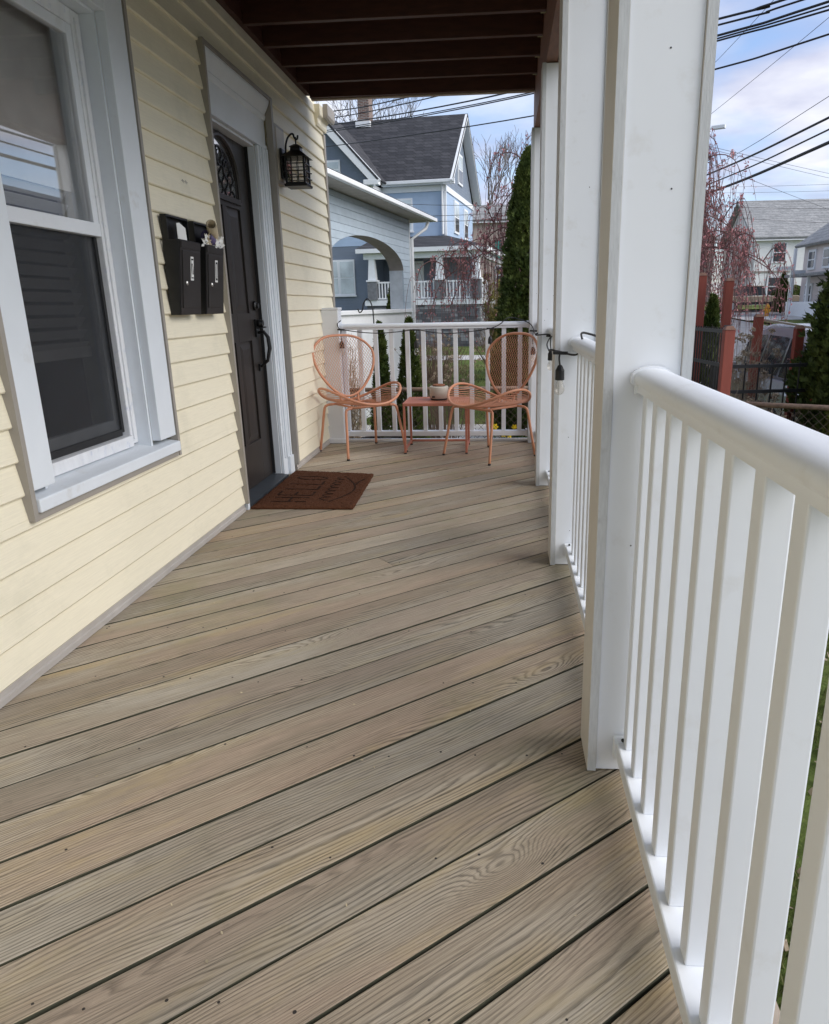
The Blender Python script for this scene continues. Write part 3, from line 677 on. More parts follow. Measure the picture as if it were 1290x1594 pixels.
# ------------------------------------------------------------------ porch posts and railings
PX0, PX1 = .217, .405
POSTS = [(.09, 2.449), (1.588, 2.449), (3.09, 2.449), (4.571, 2.449), (6.10, 2.449)]
plabels = ['tall white boxed porch post nearest the porch start, beside the cream wall window', 'wide white boxed porch post carrying the handrail with open red posts beyond', 'white boxed porch post with a bulb and its cord hung on it, opposite the door', 'white boxed porch post opposite the wall lantern, two bays from the end rail', 'narrow looking white porch post at the end rail beside the chair']
for i, (y, zt) in enumerate(POSTS):
    p = thing('porch_post', plabels[i], 'post', (.311, y+.075, 0), 'boxed posts carrying the porch beam')
    y1 = y+.155
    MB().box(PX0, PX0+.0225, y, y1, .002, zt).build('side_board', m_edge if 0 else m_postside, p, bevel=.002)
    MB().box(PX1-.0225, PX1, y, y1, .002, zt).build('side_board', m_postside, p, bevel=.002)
    MB().box(PX0+.0228, PX1-.0228, y+.0045, y+.024, .004, zt-.002).build('face_board', m_white, p, bevel=.0015)
    MB().box(PX0+.0228, PX1-.0228, y1-.024, y1-.0045, .004, zt-.002).build('face_board', m_white, p, bevel=.0015)
    e = MB(); e.box(PX0+.001, PX0+.0215, y-.0022, y-.0002, .003, zt-.001); e.box(PX1-.0215, PX1-.001, y-.0022, y-.0002, .003, zt-.001); e.build('raw_edge', m_edge, p)
    random.seed(40+i); sc_ = MB()
    for q in range(5):
        sx, sz = random.uniform(PX0+.035, PX1-.035), random.uniform(.1, 2.3)
        s = MB(); s.lathe([(.0019, 0), (.0016, .001)], (0,0,0), 7); sc_.add([(sx+a, y+.0045-c, sz+b) for a, b, c in s.v], s.f)
    sc_.build('screw_heads', m_black, p)

RX = .320
HR = [(-.031, .9635), (-.031, .978), (-.0365, .981), (-.039, .986), (-.039, .994), (-.037, 1.001), (-.032, 1.0065), (-.024, 1.0105), (-.014, 1.013), (-.004, 1.014), (.004, 1.014), (.014, 1.013), (.0225, 1.0108), (.024, 1.0078), (.027, 1.007), (.032, 1.0060), (.037, 1.001), (.039, .994), (.039, .986), (.0365, .981), (.031, .978), (.031, .9635)]
def railing(label, a, b, ys, axis='y', off=RX, group='white vinyl railings of the porch'):
    # built along +Y at x=off (or along X at y=off)
    def T(v): return v if axis == 'y' else (v[1], off+(v[0]-off), v[2])
    def tr(mb): mb.v = [T(v) for v in mb.v]; return mb
    mid = (a+b)/2
    root = thing('railing', label, 'railing', (off, mid, 0.0) if axis == 'y' else (mid, off, 0.0), group)
    tr(MB().prism([(off+x, z) for x, z in HR], a+.004, b-.004)).build('handrail', m_white, root, smooth='auto')
    tr(MB().box(off-.035, off+.035, a+.004, b-.004, .055, .098)).build('bottom_rail', m_white, root, bevel=.004)
    for y in ys: tr(MB().box(off-.0185, off+.0185, y-.0185, y+.0185, .0975, .9635)).build('baluster', m_white, root, bevel=.003)
    for e, d in ((a, 1), (b, -1)):
        c = MB(); s = [(off+x*1.16, .990+(z-.990)*1.16) for x, z in HR]; c.prism(s, e+.001*d, e+.018*d); tr(c).build('rail_collar', m_white, root, smooth='auto')
        c = MB().box(off-.042, off+.042, e+.001*d, e+.02*d, .05, .108); tr(c).build('foot_collar', m_white, root, bevel=.003)
        c = MB().lathe([(.005, 0), (.004, .004)], (0,0,0), 8); c.v = [(off-.02+x, e+(.02+z)*d, .118+y-.012) for x, y, z in c.v]; tr(c).build('bracket_screw', m_black, root)
    tr(MB().lathe([(.004, 0), (.003, .001)], (off-.015, mid-.1, .098), 8)).build('rail_screw', m_black, root)
    return root
railing('white vinyl railing section in front of the wide near post, longest balusters', .245, 1.588, [.355+.1215*k for k in range(10)]+[1.555])
railing('white railing section between the wide near post and the post with the hung bulb', 1.743, 3.09, [1.745+.1225*k for k in range(1, 11)])
railing('white railing section just before the post across from the wall lantern', 3.245, 4.571, [3.245+.1205*k for k in range(1, 11)])
railing('white railing section behind the right orange chair, ending at the corner', 4.726, 6.10, [4.726+.125*k for k in range(1, 11)])
railing('white end railing across the porch behind the two chairs, hung with string lights', -1.375, .215, [-1.355+.1362*k for k in range(0, 12) if -1.355+.1362*k > -1.37], 'x', 6.19)
rp = thing('railing_post', 'short square white railing post against the cream siding behind the left chair', 'post', (-1.45, 6.17, 0))
MB().box(-1.522, -1.378, 6.10, 6.235, .003, 1.13).build('post_sleeve', m_white, rp, bevel=.004)
MB().box(-1.524, -1.372, 6.095, 6.24, 1.1305, 1.15).build('post_cap', m_white, rp, bevel=.004)
MB().box(-1.524, -1.370, 6.093, 6.242, .0035, .045).build('post_base', m_white, rp, bevel=.004)

# ------------------------------------------------------------------ wall things
# mailboxes
def mailbox(y0, label, num, paper):
    r = thing('mailbox', label, 'mailbox', (W+.012, y0+.115, 1.13), 'black wall mailboxes')
    y1 = y0+.229; xw = W+.0145; xt, xbm = -1.433, -1.466; z0, z1 = 1.13, 1.455
    b = MB(); t = .004
    for yy in (y0, y1-t): b.prism([(xw, z0), (xbm, z0), (xt, z1), (xw, z1)], yy, yy+t)
    b.prism([(xbm-t, z0), (xbm, z0), (xt, z1), (xt-t, z1)], y0+t, y1-t); b.box(xw, xbm-.004, y0+t, y1-t, z0, z0+t); b.build('case', m_black, r)
    f = MB()
    def fp(y, z, d): x = lerp(xbm, xt, (z-z0)/(z1-z0))+d; return (x, y, z)
    def slab(mb, ya, yb, za, zb, d0, d1):
        vs = [fp(ya, za, d0), fp(yb, za, d0), fp(yb, zb, d0), fp(ya, zb, d0), fp(ya, za, d1), fp(yb, za, d1), fp(yb, zb, d1), fp(ya, zb, d1)]
        mb.add(vs, [(3,2,1,0),(4,5,6,7),(0,1,5,4),(1,2,6,5),(2,3,7,6),(3,0,4,7)])
    slab(f, y0+.004, y1-.004, z0+.002, z1-.005, .0004, .002); f.build('front', m_box, r)
    f = MB(); slab(f, y0+.022, y1-.016, z0+.03, z1-.045, .003, .006); f.build('access_door', m_box, r, bevel=.001)
    f = MB(); slab(f, y0+.012, y1-.008, z1-.035, z1-.008, .003, .005); f.build('top_lip', m_box, r)
    f = MB(); yc, zc = y0+.118, 1.335
    slab(f, yc-.016, yc+.016, zc-.052, zc+.052, .0065, .0075); plate = f.build('number_plate', m_paper, r)
    f = MB(); slab(f, yc-.011, yc+.011, zc-.043, zc+.043, .0078, .0084); f.build('number_field', m_blackp, plate)
    f = MB()
    if num == 2:
        slab(f, yc-.010, yc+.010, zc+.022, zc+.036, .0086, .0092); slab(f, yc-.010, yc+.010, zc-.038, zc-.026, .0086, .0092); 
        for q in range(6): slab(f, yc-.009+q*.0022, yc-.002+q*.0022, zc-.026+q*.008, zc-.018+q*.008, .0086, .0092)
    else: slab(f, yc-.005, yc+.003, zc-.034, zc+.034, .0086, .0092)
    f.build('number', m_paper, plate)
    k = MB().lathe([(.010, 0), (.010, .004), (.006, .007)], (0,0,0), 12); ky, kz = y0+.058, 1.27; kx = fp(0, kz, .0062)[0]
    k.v = [(kx+c, ky+a, kz+b) for a, b, c in k.v]; k.build('lock', m_chrome, r)
    lid = MB(); lid.box(xw+.001, xw+.006, y0+.002, y1-.002, z1+.001, 1.56); lid.box(xw+.006, xw+.030, y0+.002, y0+.006, z1+.001, 1.56); lid.box(xw+.006, xw+.030, y1-.006, y1-.002, z1+.001, 1.56); lid.box(xw+.006, xw+.030, y0+.006, y1-.006, 1.552, 1.56)
    lid.build('raised_lid', m_black, r)
    return r
mailbox(3.278, 'black wall mailbox with number two, white note in its raised lid', 2, True)
mailbox(3.570, 'black wall mailbox with number one, stuffed with papers, nearer the door', 1, False)
nb_ = MB(); nb_.add([(W+.052, 3.36, 1.452), (W+.060, 3.44, 1.45), (W+.055, 3.445, 1.515), (W+.048, 3.40, 1.535), (W+.050, 3.365, 1.53)], [(0,1,2,3,4)]); nb_.add([(x+.0012, y, z) for x, y, z in nb_.v[:5]], [(4,3,2,1,0)])
tag(nb_.build('folded_note', m_paper), 'white folded note standing in the mailbox with number two', 'note')
def roll(name, label, mat, p, q, r, n=18):
    p, q = Vector(p), Vector(q); t = (q-p).normalized(); a = t.cross(V(0,0,1)).normalized(); b = t.cross(a); mb = MB(); pr = []
    for i in range(n*2+1):
        th = i/n*2*math.pi*.95; rr = r*(1-.28*i/(2*n)); pr.append((rr*math.cos(th), rr*math.sin(th)))
    for P_ in (p, q):
        for x, y in pr: mb.v.append(tuple(P_+a*x+b*y))
    m = len(pr); mb.f = [(i, i+1, m+i+1, m+i) for i in range(m-1)]
    o = mb.build(name, mat, fix=False, smooth=True); so_ = o.modifiers.new('thickness', 'SOLIDIFY'); so_.thickness = .0012; return tag(o, label, 'paper')
roll('paper_roll', 'rolled kraft paper flyer sticking out of the mailbox with number one', m_kraft, (-1.40, 3.585, 1.545), (-1.475, 3.80, 1.475), .026)
roll('paper_roll', 'dark purple rolled flyer wedged in the mailbox with number one', m_purple, (-1.445, 3.62, 1.50), (-1.46, 3.80, 1.46), .028)
random.seed(5)
def crumple(name, label, mat, c, s):
    mb = MB(); n = 7
    for i in range(n):
        for j in range(n):
            u_, v_ = i/(n-1)-.5, j/(n-1)-.5
            mb.v.append((c[0]+random.uniform(-.012, .012)+.03*v_*s, c[1]+u_*.13*s+random.uniform(-.004, .004), c[2]+v_*.09*s+random.uniform(-.007, .007)))
    for i in range(n-1):
        for j in range(n-1): mb.f.append((i*n+j, i*n+j+1, (i+1)*n+j+1, (i+1)*n+j))
    o = mb.build(name, mat, fix=False); so_ = o.modifiers.new('thickness', 'SOLIDIFY'); so_.thickness = .001; return tag(o, label, 'paper')
crumple('crumpled_leaflet', 'white crumpled leaflet hanging from the mailbox with number one', m_paper, (-1.432, 3.74, 1.465), .8)
crumple('crumpled_leaflet', 'cream crumpled leaflet over the lip of the mailbox with number one', m_kraft, (-1.436, 3.66, 1.475), .8)
crumple('crumpled_leaflet', 'pale plastic wrapped leaflet at the mailbox corner, number one box', m_paper, (-1.44, 3.60, 1.475), .62)

# lantern
L0 = V(-1.383, 5.17, 0)
lan = thing('wall_lantern', 'black cage wall lantern hanging from a curved hook beside the door', 'lantern', (W+.02, 5.17, 1.97))
MB().box(W+.008, W+.034, 5.065, 5.285, 1.955, 2.315).build('mounting_block', m_channel, lan, bevel=.004)
MB().box(W+.0345, W+.038, 5.085, 5.265, 1.975, 2.295).build('block_face', M('cream_block', (.55, .50, .40), .5), lan)
MB().box(W+.0385, W+.056, 5.125, 5.215, 1.985, 2.175).build('back_plate', m_black, lan, bevel=.006)
MB().tube([(W+.07, 5.17, 2.0), (W+.07, 5.17, 2.15)], .014, 10).build('stem', m_black, lan, smooth=True)
st_ = MB()
for z in (2.02, 2.13): st_.beam((W+.05, 5.17, z), (W+.075, 5.17, z), .04, .02)
st_.build('stem_bracket', m_black, lan)
hk = [(W+.07, 5.17, 2.15), (W+.075, 5.17, 2.20), (W+.09, 5.17, 2.24), (W+.112, 5.17, 2.262), (W+.128, 5.17, 2.262), (W+.134, 5.17, 2.245), (W+.143, 5.17, 2.232), (W+.155, 5.17, 2.234), (W+.160, 5.17, 2.255)]
MB().tube(spline(hk, 6), .0065, 8).build('hook', m_black, lan, smooth=True)
cg = MB(); cxl, cyl = L0.x, L0.y
MB().tube([(cxl, cyl, 2.245), (cxl, cyl, 2.20)], .005, 8).build('hanger', m_black, lan)
def frus(mb, h0, z0, h1, z1): mb.add([(cxl-h0, cyl-h0, z0), (cxl+h0, cyl-h0, z0), (cxl+h0, cyl+h0, z0), (cxl-h0, cyl+h0, z0), (cxl-h1, cyl-h1, z1), (cxl+h1, cyl-h1, z1), (cxl+h1, cyl+h1, z1), (cxl-h1, cyl+h1, z1)], [(3,2,1,0),(4,5,6,7),(0,1,5,4),(1,2,6,5),(2,3,7,6),(3,0,4,7)])
rf_ = MB(); frus(rf_, .088, 2.115, .034, 2.158); frus(rf_, .034, 2.158, .030, 2.182); frus(rf_, .040, 2.182, .012, 2.20); rf_.build('roof', m_black, lan)
for sx in (-1, 1):
    for sy in (-1, 1): MB().box(cxl+sx*.062-.006, cxl+sx*.062+.006, cyl+sy*.062-.006, cyl+sy*.062+.006, 1.96, 2.115).build('cage_post', m_black, lan)
brs = MB()
for z in (1.99, 2.03, 2.075):
    for s in (-1, 1): brs.beam((cxl-.078, cyl+s*.070, z), (cxl+.078, cyl+s*.070, z), .005, .006); brs.beam((cxl+s*.070, cyl-.078, z), (cxl+s*.070, cyl+.078, z), .005, .006)
for k_ in (-.022, .022):
    for s in (-1, 1): brs.beam((cxl+k_, cyl+s*.066, 1.96), (cxl+k_, cyl+s*.066, 2.115), .004, .004); brs.beam((cxl+s*.066, cyl+k_, 1.96), (cxl+s*.066, cyl+k_, 2.115), .004, .004)
brs.build('cage_bars', m_black, lan)
lb_ = MB(); frus(lb_, .074, 1.935, .078, 1.95); frus(lb_, .070, 1.95, .066, 1.962); lb_.build('base', m_black, lan)
gp_ = MB()
for s in (-1, 1): gp_.box(cxl-.056, cxl+.056, cyl+s*.058-.001, cyl+s*.058+.001, 1.963, 2.114); gp_.box(cxl+s*.058-.001, cxl+s*.058+.001, cyl-.056, cyl+.056, 1.963, 2.114)
gp_.build('seeded_glass', m_bulb, lan); MB().lathe([(.009, 0), (.009, .05), (.006, .09)], (cxl, cyl, 1.963), 10).build('candle_sleeve', m_paper, lan)

# doormat
mat_ = thing('doormat', 'brown coir doormat with dark lettering at the bronze door', 'doormat', (-1.19, 4.45, .002))
random.seed(11); MX0, MX1, MY0, MY1 = -1.50, -.885, 4.0, 4.88
g = MB(); nx, ny = 40, 56
cor = [(-1.500, 4.000), (-.880, 3.998), (-.912, 4.872), (-1.505, 4.985)]
def mp(u_, v_):
    a = lerp(cor[0][0], cor[1][0], u_), lerp(cor[0][1], cor[1][1], u_); b = lerp(cor[3][0], cor[2][0], u_), lerp(cor[3][1], cor[2][1], u_)
    return lerp(a[0], b[0], v_), lerp(a[1], b[1], v_)
for j in range(ny+1):
    for i in range(nx+1):
        x, y = mp(i/nx, j/ny); ed = min(i, nx-i, j, ny-j)
        g.v.append((x+random.uniform(-.002, .002), y+random.uniform(-.002, .002), .019+random.uniform(-.0018, .0018)-(.006 if ed == 0 else 0)))
for j in range(ny):
    for i in range(nx): a = j*(nx+1)+i; g.f.append((a, a+1, a+nx+2, a+nx+1))
per = [i for i in range(nx+1)]+[j*(nx+1)+nx for j in range(1, ny+1)]+[ny*(nx+1)+i for i in range(nx-1, -1, -1)]+[j*(nx+1) for j in range(ny-1, 0, -1)]
o0 = len(g.v)
for i in per: g.v.append((g.v[i][0], g.v[i][1], .0025))
for k_ in range(len(per)): g.f.append((per[k_], o0+k_, o0+(k_+1) % len(per), per[(k_+1) % len(per)]))
g.build('pile', m_coir, mat_)
fz = MB()
for i in range(5200):
    u_, v_ = random.random(), random.random(); x, y = mp(u_, v_); hh = random.uniform(.003, .007); dx, dy = random.uniform(-.004, .004), random.uniform(-.004, .004)
    fz.add([(x-.0009, y, .017), (x+.0009, y, .017), (x+dx, y+dy, .0185+hh)], [(0,1,2)])
fz.build('coir_fibres', m_coir, mat_, kind='stuff', fix=False)
ink = MB()
def stroke(pts, wd=.018):
    P = [mp(u_, v_) for u_, v_ in pts]
    for a, b in zip(P[:-1], P[1:]): ink.beam((a[0], a[1], .0185), (b[0], b[1], .0185), wd, .0036)
# letters read from the deck: text runs along v, letter tops towards the door (small u)
def letter(ch, v0, wv, u0=.14, u1=.50):
    def p(x, y): return (lerp(u1, u0, y), v0+x*wv)
    G = {'H': [[(0,0),(0,1)], [(1,0),(1,1)], [(0,.5),(1,.5)]], 'E': [[(0,0),(0,1)], [(0,1),(1,1)], [(0,.5),(.8,.5)], [(0,0),(1,0)]], 'L': [[(0,0),(0,1)], [(0,0),(1,0)]],
         'O': [[(.5+.5*math.cos(t*.628), .5+.5*math.sin(t*.628)) for t in range(11)]]}
    for s in G[ch]: stroke([p(*q) for q in s], .015)
for ch, v0 in zip('HELLO', (.12, .28, .44, .58, .72)): letter(ch, v0, .10)
stroke([(.66+.05*math.sin(t*1.15), .14+.72*t/46+.014*math.cos(t*1.15)) for t in range(47)], .011)
stroke([(.72+.18*math.sin(math.pi*t/16), .12+.7*t/16) for t in range(17)], .012); stroke([(.88, .62), (.90, .72), (.94, .80)], .012)
ink.build('lettering', m_coirink, mat_)

# ------------------------------------------------------------------ chairs
def arc_pts(n, fn): return [fn(2*math.pi*i/n) for i in range(n)]
def make_chair(label, loc, ang, mesh_from=None):
    r = thing('bistro_chair', label, 'chair', (loc[0], loc[1], 0), 'orange wire chairs at the end of the porch')
    r.rotation_euler = (0, 0, ang)
    RXs, RYs = .335, .30
    def seat(u_, v_): return (u_, v_, .405+.135*min(1.2, abs(u_/RXs))**2.2-.012*(v_/RYs))
    if mesh_from is None:
        B = lambda mb, n, m=m_orange, sm_=True: mb.build(n, m, r, local=True, smooth=sm_)
        B(MB().tube(arc_pts(64, lambda t: Vector(seat(RXs*math.cos(t), RYs*math.sin(t)))+V(0,0,.004)), .0105, 8, closed=True), 'seat_rim')
        wr = MB(); n = 38
        for i in range(1, n):
            u_ = -RXs+2*RXs*i/n; h = RYs*math.sqrt(max(0, 1-(u_/RXs)**2)); pts = []
            for k_ in range(9):
                v_ = -h+2*h*k_/8; x, y, z = seat(u_, v_); pts.append((x, y, z-.016*(1-(v_/max(h, .01))**2)*min(1, h/.2)))
            wr.tube(pts, .0028, 4)
        B(wr, 'seat_wires', sm_=False)
        # backrest: wide egg standing behind the seat, leaning back and curved round the sitter
        def back(s, h):  # s across, h along height 0..1
            z = .445+h*.485; y = .185+.10*h+.04*h*h-.35*s*s; return (s, y, z)
        def egg(t):
            c, s = math.cos(t), math.sin(t); hh = .5+.5*s
            wd = .30*(abs(c)**(.72 if s > 0 else .92))*(1 if c > 0 else -1)*(.60+.40*min(1, hh*1.35)); return back(wd, hh)
        B(MB().tube(arc_pts(64, egg), .0105, 8, closed=True), 'backrest_rim')
        ms = MB()
        def wid(h):
            s = 2*h-1; c = math.sqrt(max(0, 1-s*s)); return .30*(c**(.72 if s > 0 else .92))*(.60+.40*min(1, h*1.35))
        for d in (-1, 1):
            for q in range(-16, 46):
                pts = []; 
                for k_ in range(33):
                    h = k_/32; s = d*(h*.485*.72-.25+q*.0235-.25)
                    if abs(s) <= wid(h)-.002: pts.append(back(s, h))
                    else:
                        if len(pts) > 1: ms.tube(pts, .0014, 3)
                        pts = []
                if len(pts) > 1: ms.tube(pts, .0014, 3)
        B(ms, 'backrest_mesh', sm_=False)
        for s in (-1, 1):
            B(MB().tube(spline([(s*.085, .19, .47), (s*.08, .185, .43), (s*.075, .17, .40)], 5), .010, 8), 'back_bracket')
        B(MB().tube([(-.20, -.16, .392), (.20, -.16, .392)], .010, 8), 'seat_frame'); B(MB().tube([(-.20, .17, .392), (.20, .17, .392)], .010, 8), 'seat_frame')
        for s in (-1, 1):
            B(MB().tube([(s*.14, -.165, .392), (s*.14, .175, .392)], .009, 8), 'seat_frame')
            for fy, ty in ((-.245, -.165), (.245, .175)):
                B(MB().tube(spline([(s*.17, ty, .392), (s*.212, ty*1.03, .386), (s*.232, ty*1.1, .352), (s*.25, lerp(ty, fy, .6), .18), (s*.268, fy, .006)], 6), .0105, 8), 'leg')
                B(MB().lathe([(.012, 0), (.012, .012)], (s*.268, fy, .0035), 8), 'foot', m_blackp)
    else:
        for ch in mesh_from.children:
            c = ch.copy(); C.objects.link(c); c.parent = r
    return r
ch1 = make_chair('orange wire chair against the cream siding, left of the little table', (-1.150, 5.735), R(40))
ch2 = make_chair('orange wire chair against the right corner post, opposite the one by the siding', (-.108, 5.56), R(-46), ch1)

# side table and pot
tb = thing('side_table', 'small square terracotta red metal side table between the two chairs', 'table', (-.535, 5.845, 0))
tx0, tx1, ty0, ty1, tz = -.795, -.28, 5.635, 6.05, .408
tp = MB(); nxh = 30
for i in range(nxh): x = lerp(tx0+.02, tx1-.02, (i+.5)/nxh); tp.box(x-.0062, x+.0062, ty0+.02, ty1-.02, tz-.004, tz)
tp.build('top_slats', m_terra, tb)
fr_ = MB(); fr_.box(tx0, tx1, ty0, ty0+.0205, tz-.022, tz+.002); fr_.box(tx0, tx1, ty1-.0205, ty1, tz-.022, tz+.002); fr_.box(tx0, tx0+.0205, ty0+.0206, ty1-.0206, tz-.022, tz+.002); fr_.box(tx1-.0205, tx1, ty0+.0206, ty1-.0206, tz-.022, tz+.002)
fr_.build('top_frame', m_terra, tb, bevel=.003)
for x in (tx0+.01, tx1-.01):
    for y in (ty0+.01, ty1-.01):
        MB().box(x-.009, x+.009, y-.009, y+.009, .010, tz-.0225).build('leg', m_terra, tb, bevel=.003); MB().box(x-.01, x+.01, y-.01, y+.01, .0025, .0098).build('foot', m_blackp, tb)
    MB().box(x-.008, x+.008, ty0+.0195, ty1-.0195, .030, .046).build('stretcher', m_terra, tb, bevel=.002)
MB().box(tx0+.0195, tx1-.0195, ty1-.018, ty1-.002, .030, .046).build('stretcher', m_terra, tb, bevel=.002)
pt = thing('round_pot', 'squat beige round pot with a brown top ring on the red table', 'pot', (-.522, 5.86, .411))
MB().lathe([(.068, 0), (.068, .012)], (-.522, 5.86, .4105), 28).build('base', m_blackp, pt, smooth=False)
MB().lathe([(.070, .0125), (.076, .016), (.077, .10), (.074, .108), (.060, .110), (.056, .10), (.05, .09)], (-.522, 5.86, .4105), 32).build('body', m_beige, pt, smooth=True)
MB().lathe([(.050, .1105), (.052, .118), (.046, .124), (.040, .124), (.036, .113)], (-.522, 5.86, .4105), 28).build('top_ring', m_rust, pt, smooth=True)
MB().box(-.572, -.540, 5.789, 5.793, .432, .446).build('badge', m_blackp, pt)

# string lights
sgl = thing('string_lights', 'black cord of clear bulbs looped along the porch railing and posts', 'string lights', (-.72, 6.12, .95))
cords = [[(-1.36, 6.13, 1.045), (-1.385, 6.10, 1.02), (-1.375, 6.09, .985), (-1.355, 6.09, .972)],
         [(-1.355, 6.09, .972), (-1.20, 6.10, .948), (-1.04, 6.11, .937), (-.88, 6.11, .945), (-.723, 6.10, .960), (-.57, 6.11, .934), (-.416, 6.11, .927), (-.26, 6.11, .940), (-.106, 6.10, .962), (-.03, 6.12, .992), (.04, 6.14, 1.043), (.10, 6.19, 1.040)],
         [(.10, 6.19, 1.040), (.17, 6.12, 1.02), (.225, 6.05, .99), (.248, 5.97, .948), (.245, 5.6, .93), (.262, 5.1, .955), (.28, 4.75, .98), (.29, 4.60, .985), (.215, 4.58, .975), (.205, 4.56, .965), (.27, 4.53, .97), (.292, 4.50, .962)],
         [(.292, 4.50, .962), (.25, 4.2, .93), (.23, 3.7, .925), (.205, 3.25, .95), (.200, 3.07, .965), (.238, 3.05, .957), (.294, 2.98, .949), (.318, 2.93, .985), (.30, 2.85, 1.036), (.30, 2.6, 1.046), (.31, 2.2, 1.042), (.30, 1.9, 1.042)]]
for c in cords: MB().tube(spline(c, 7), .0042, 6).build('cord', m_blackp, sgl, smooth=True)
for (x, y, zc, zs) in ((-1.355, 6.09, .972, .848), (-.723, 6.10, .960, .842), (-.106, 6.10, .962, .868), (.243, 5.95, .943, .785), (.293, 4.50, .962, .845), (.236, 3.035, .955, .873)):
    s = MB(); s.tube(spline([(x, y, zc+.004), (x-.004, y, (zc+zs)/2+.02), (x, y, zs+.03)], 5), .004, 6); s.beam((x-.03, y, zc), (x+.03, y, zc-.003), .013, .013); s.build('drop_cord', m_blackp, sgl)
    sk_ = MB().lathe([(.006, .032), (.010, .028), (.019, .010), (.0195, -.028), (.018, -.030)][::-1], (x, y, zs), 12).build('socket', m_blackp, sgl, smooth=False)
    bb = MB().lathe([(.004, -.092), (.016, -.086), (.0215, -.070), (.0205, -.055), (.013, -.036), (.012, -.031)], (x, y, zs), 14).build('bulb', m_bulb, sgl, smooth=True)
    MB().tube([(x-.006, y, zs-.034), (x-.007, y, zs-.060), (x+.007, y, zs-.060), (x+.006, y, zs-.034)], .0012, 4).build('filament', m_chrome, bb)

# ------------------------------------------------------------------ vegetation helpers
def rnd_unit():
    while True:
        v = Vector((random.uniform(-1,1), random.uniform(-1,1), random.uniform(-1,1)))
        if .05 < v.length < 1: return v.normalized()
def conifer(name, label, loc, h, r, n, leaf, mat, prof=None, group=None, lean=0):
    o = thing(name, label, 'tree', loc, group)
    MB().tube([(loc[0], loc[1], loc[2]-.02), (loc[0], loc[1], loc[2]+h*.5), (loc[0], loc[1], loc[2]+h*.96)], [r*.10+.01, r*.07+.008, .004], 7).build('trunk', m_bark, o)
    mb = MB()
    prof = prof or (lambda t: (1-t)**.75*(.55+.45*min(1, t*6)))
    sd_ = random.random()*40
    for i in range(n):
        t = random.random()**1.15; th = random.uniform(0, 2*math.pi)
        lump = .90+.22*mnoise.noise(Vector((math.cos(th)*1.6+sd_, math.sin(th)*1.6, t*h*2.6)))+.14*mnoise.noise(Vector((math.cos(th)*5+sd_, math.sin(th)*5, t*h*7)))
        rr = r*prof(t)*lump*random.uniform(.62, 1.04)**.6
        out = Vector((math.cos(th), math.sin(th), 0)); p = Vector(loc)+out*rr+V(0,0,h*(.02+.98*t)+random.uniform(-.02,.02))
        upw = (out*random.uniform(.25, .9)+V(0,0,1)*random.uniform(.5, 1.1)+rnd_unit()*.45).normalized()
        sd = upw.cross(out+rnd_unit()*.8); sd = sd.normalized() if sd.length > 1e-3 else V(1,0,0)
        L = leaf*random.uniform(.6, 1.4); wv = L*.30
        for s in (-1, 0, 1):
            d = (upw+sd*.55*s).normalized(); e = d.cross(sd.cross(d)+rnd_unit()*.3).normalized()*wv*.5
            q = p+d*L*(1-.2*abs(s)); mid = p+d*L*.5
            mb.add([p, mid-e, q, mid+e], [(0,1,2,3)])
    mb.build('foliage', mat, o, fix=False); return o
def twig_shrub(name, label, loc, h, r, n, mat, heads=0, hmat=None, hs=.05, cat='shrub', group=None, tr=.003):
    o = thing(name, label, cat, loc, group); mb = MB(); tips = []
    for i in range(n):
        th = random.uniform(0, 2*math.pi); rr = r*math.sqrt(random.random()); hh = h*random.uniform(.6, 1.05)
        b = Vector(loc)+V(math.cos(th)*rr*.35, math.sin(th)*rr*.35, -.01); t = Vector(loc)+V(math.cos(th)*rr, math.sin(th)*rr, hh)
        m_ = b.lerp(t, .5)+rnd_unit()*.05*h
        mb.tube([b, m_, t], [tr*1.4, tr, tr*.5], 4); tips.append((t, (t-m_).normalized()))
        for k_ in range(3):
            s = m_.lerp(t, random.random()); e = s+(rnd_unit()*.6+V(0,0,.6))*h*.16; mb.tube([s, e], [tr*.7, tr*.35], 3); tips.append((e, V(0,0,1)))
    mb.build('stems', mat, o, fix=False)
    if heads:
        hb = MB()
        for (p, d) in random.sample(tips, min(heads, len(tips))):
            for k_ in range(26):
                v = rnd_unit(); v.z *= .75; c = p+v*hs*random.uniform(.5, 1); a = rnd_unit()*hs*.26; b2 = a.cross(rnd_unit()).normalized()*hs*.22
                hb.quad(c, a, b2)
        hb.build('flower_heads', hmat, o, fix=False)
    return o
def bare_tree(name, label, loc, h, spread, mat, depth=5, seed=1, r0=.12, group=None, upw=.6):
    random.seed(seed); o = thing(name, label, 'tree', loc, group); tr = MB(); br = MB()
    def grow(p, d, L, r_, lev):
        q = p+d*L; mid = p.lerp(q, .5)+rnd_unit()*L*.06
        (tr if lev == 0 else br).tube([p, mid, q], [r_, r_*.85, r_*.68], 6 if lev < 2 else 3)
        if lev >= depth: return
        for k_ in range(3 if lev < 3 else 2+(random.random() < .5)):
            nd = (d*.9+rnd_unit()*spread+V(0,0,upw*.25)).normalized(); s = p.lerp(q, random.uniform(.55, 1)) if k_ else q
            grow(s, nd, L*random.uniform(.6, .82), max(.016, r_*.58), lev+1)
    grow(Vector(loc)+V(0,0,-.05), V(0,0,1), h*.28, r0, 0)
    tr.build('trunk', mat, o); br.build('crown', mat, o, fix=False); return o

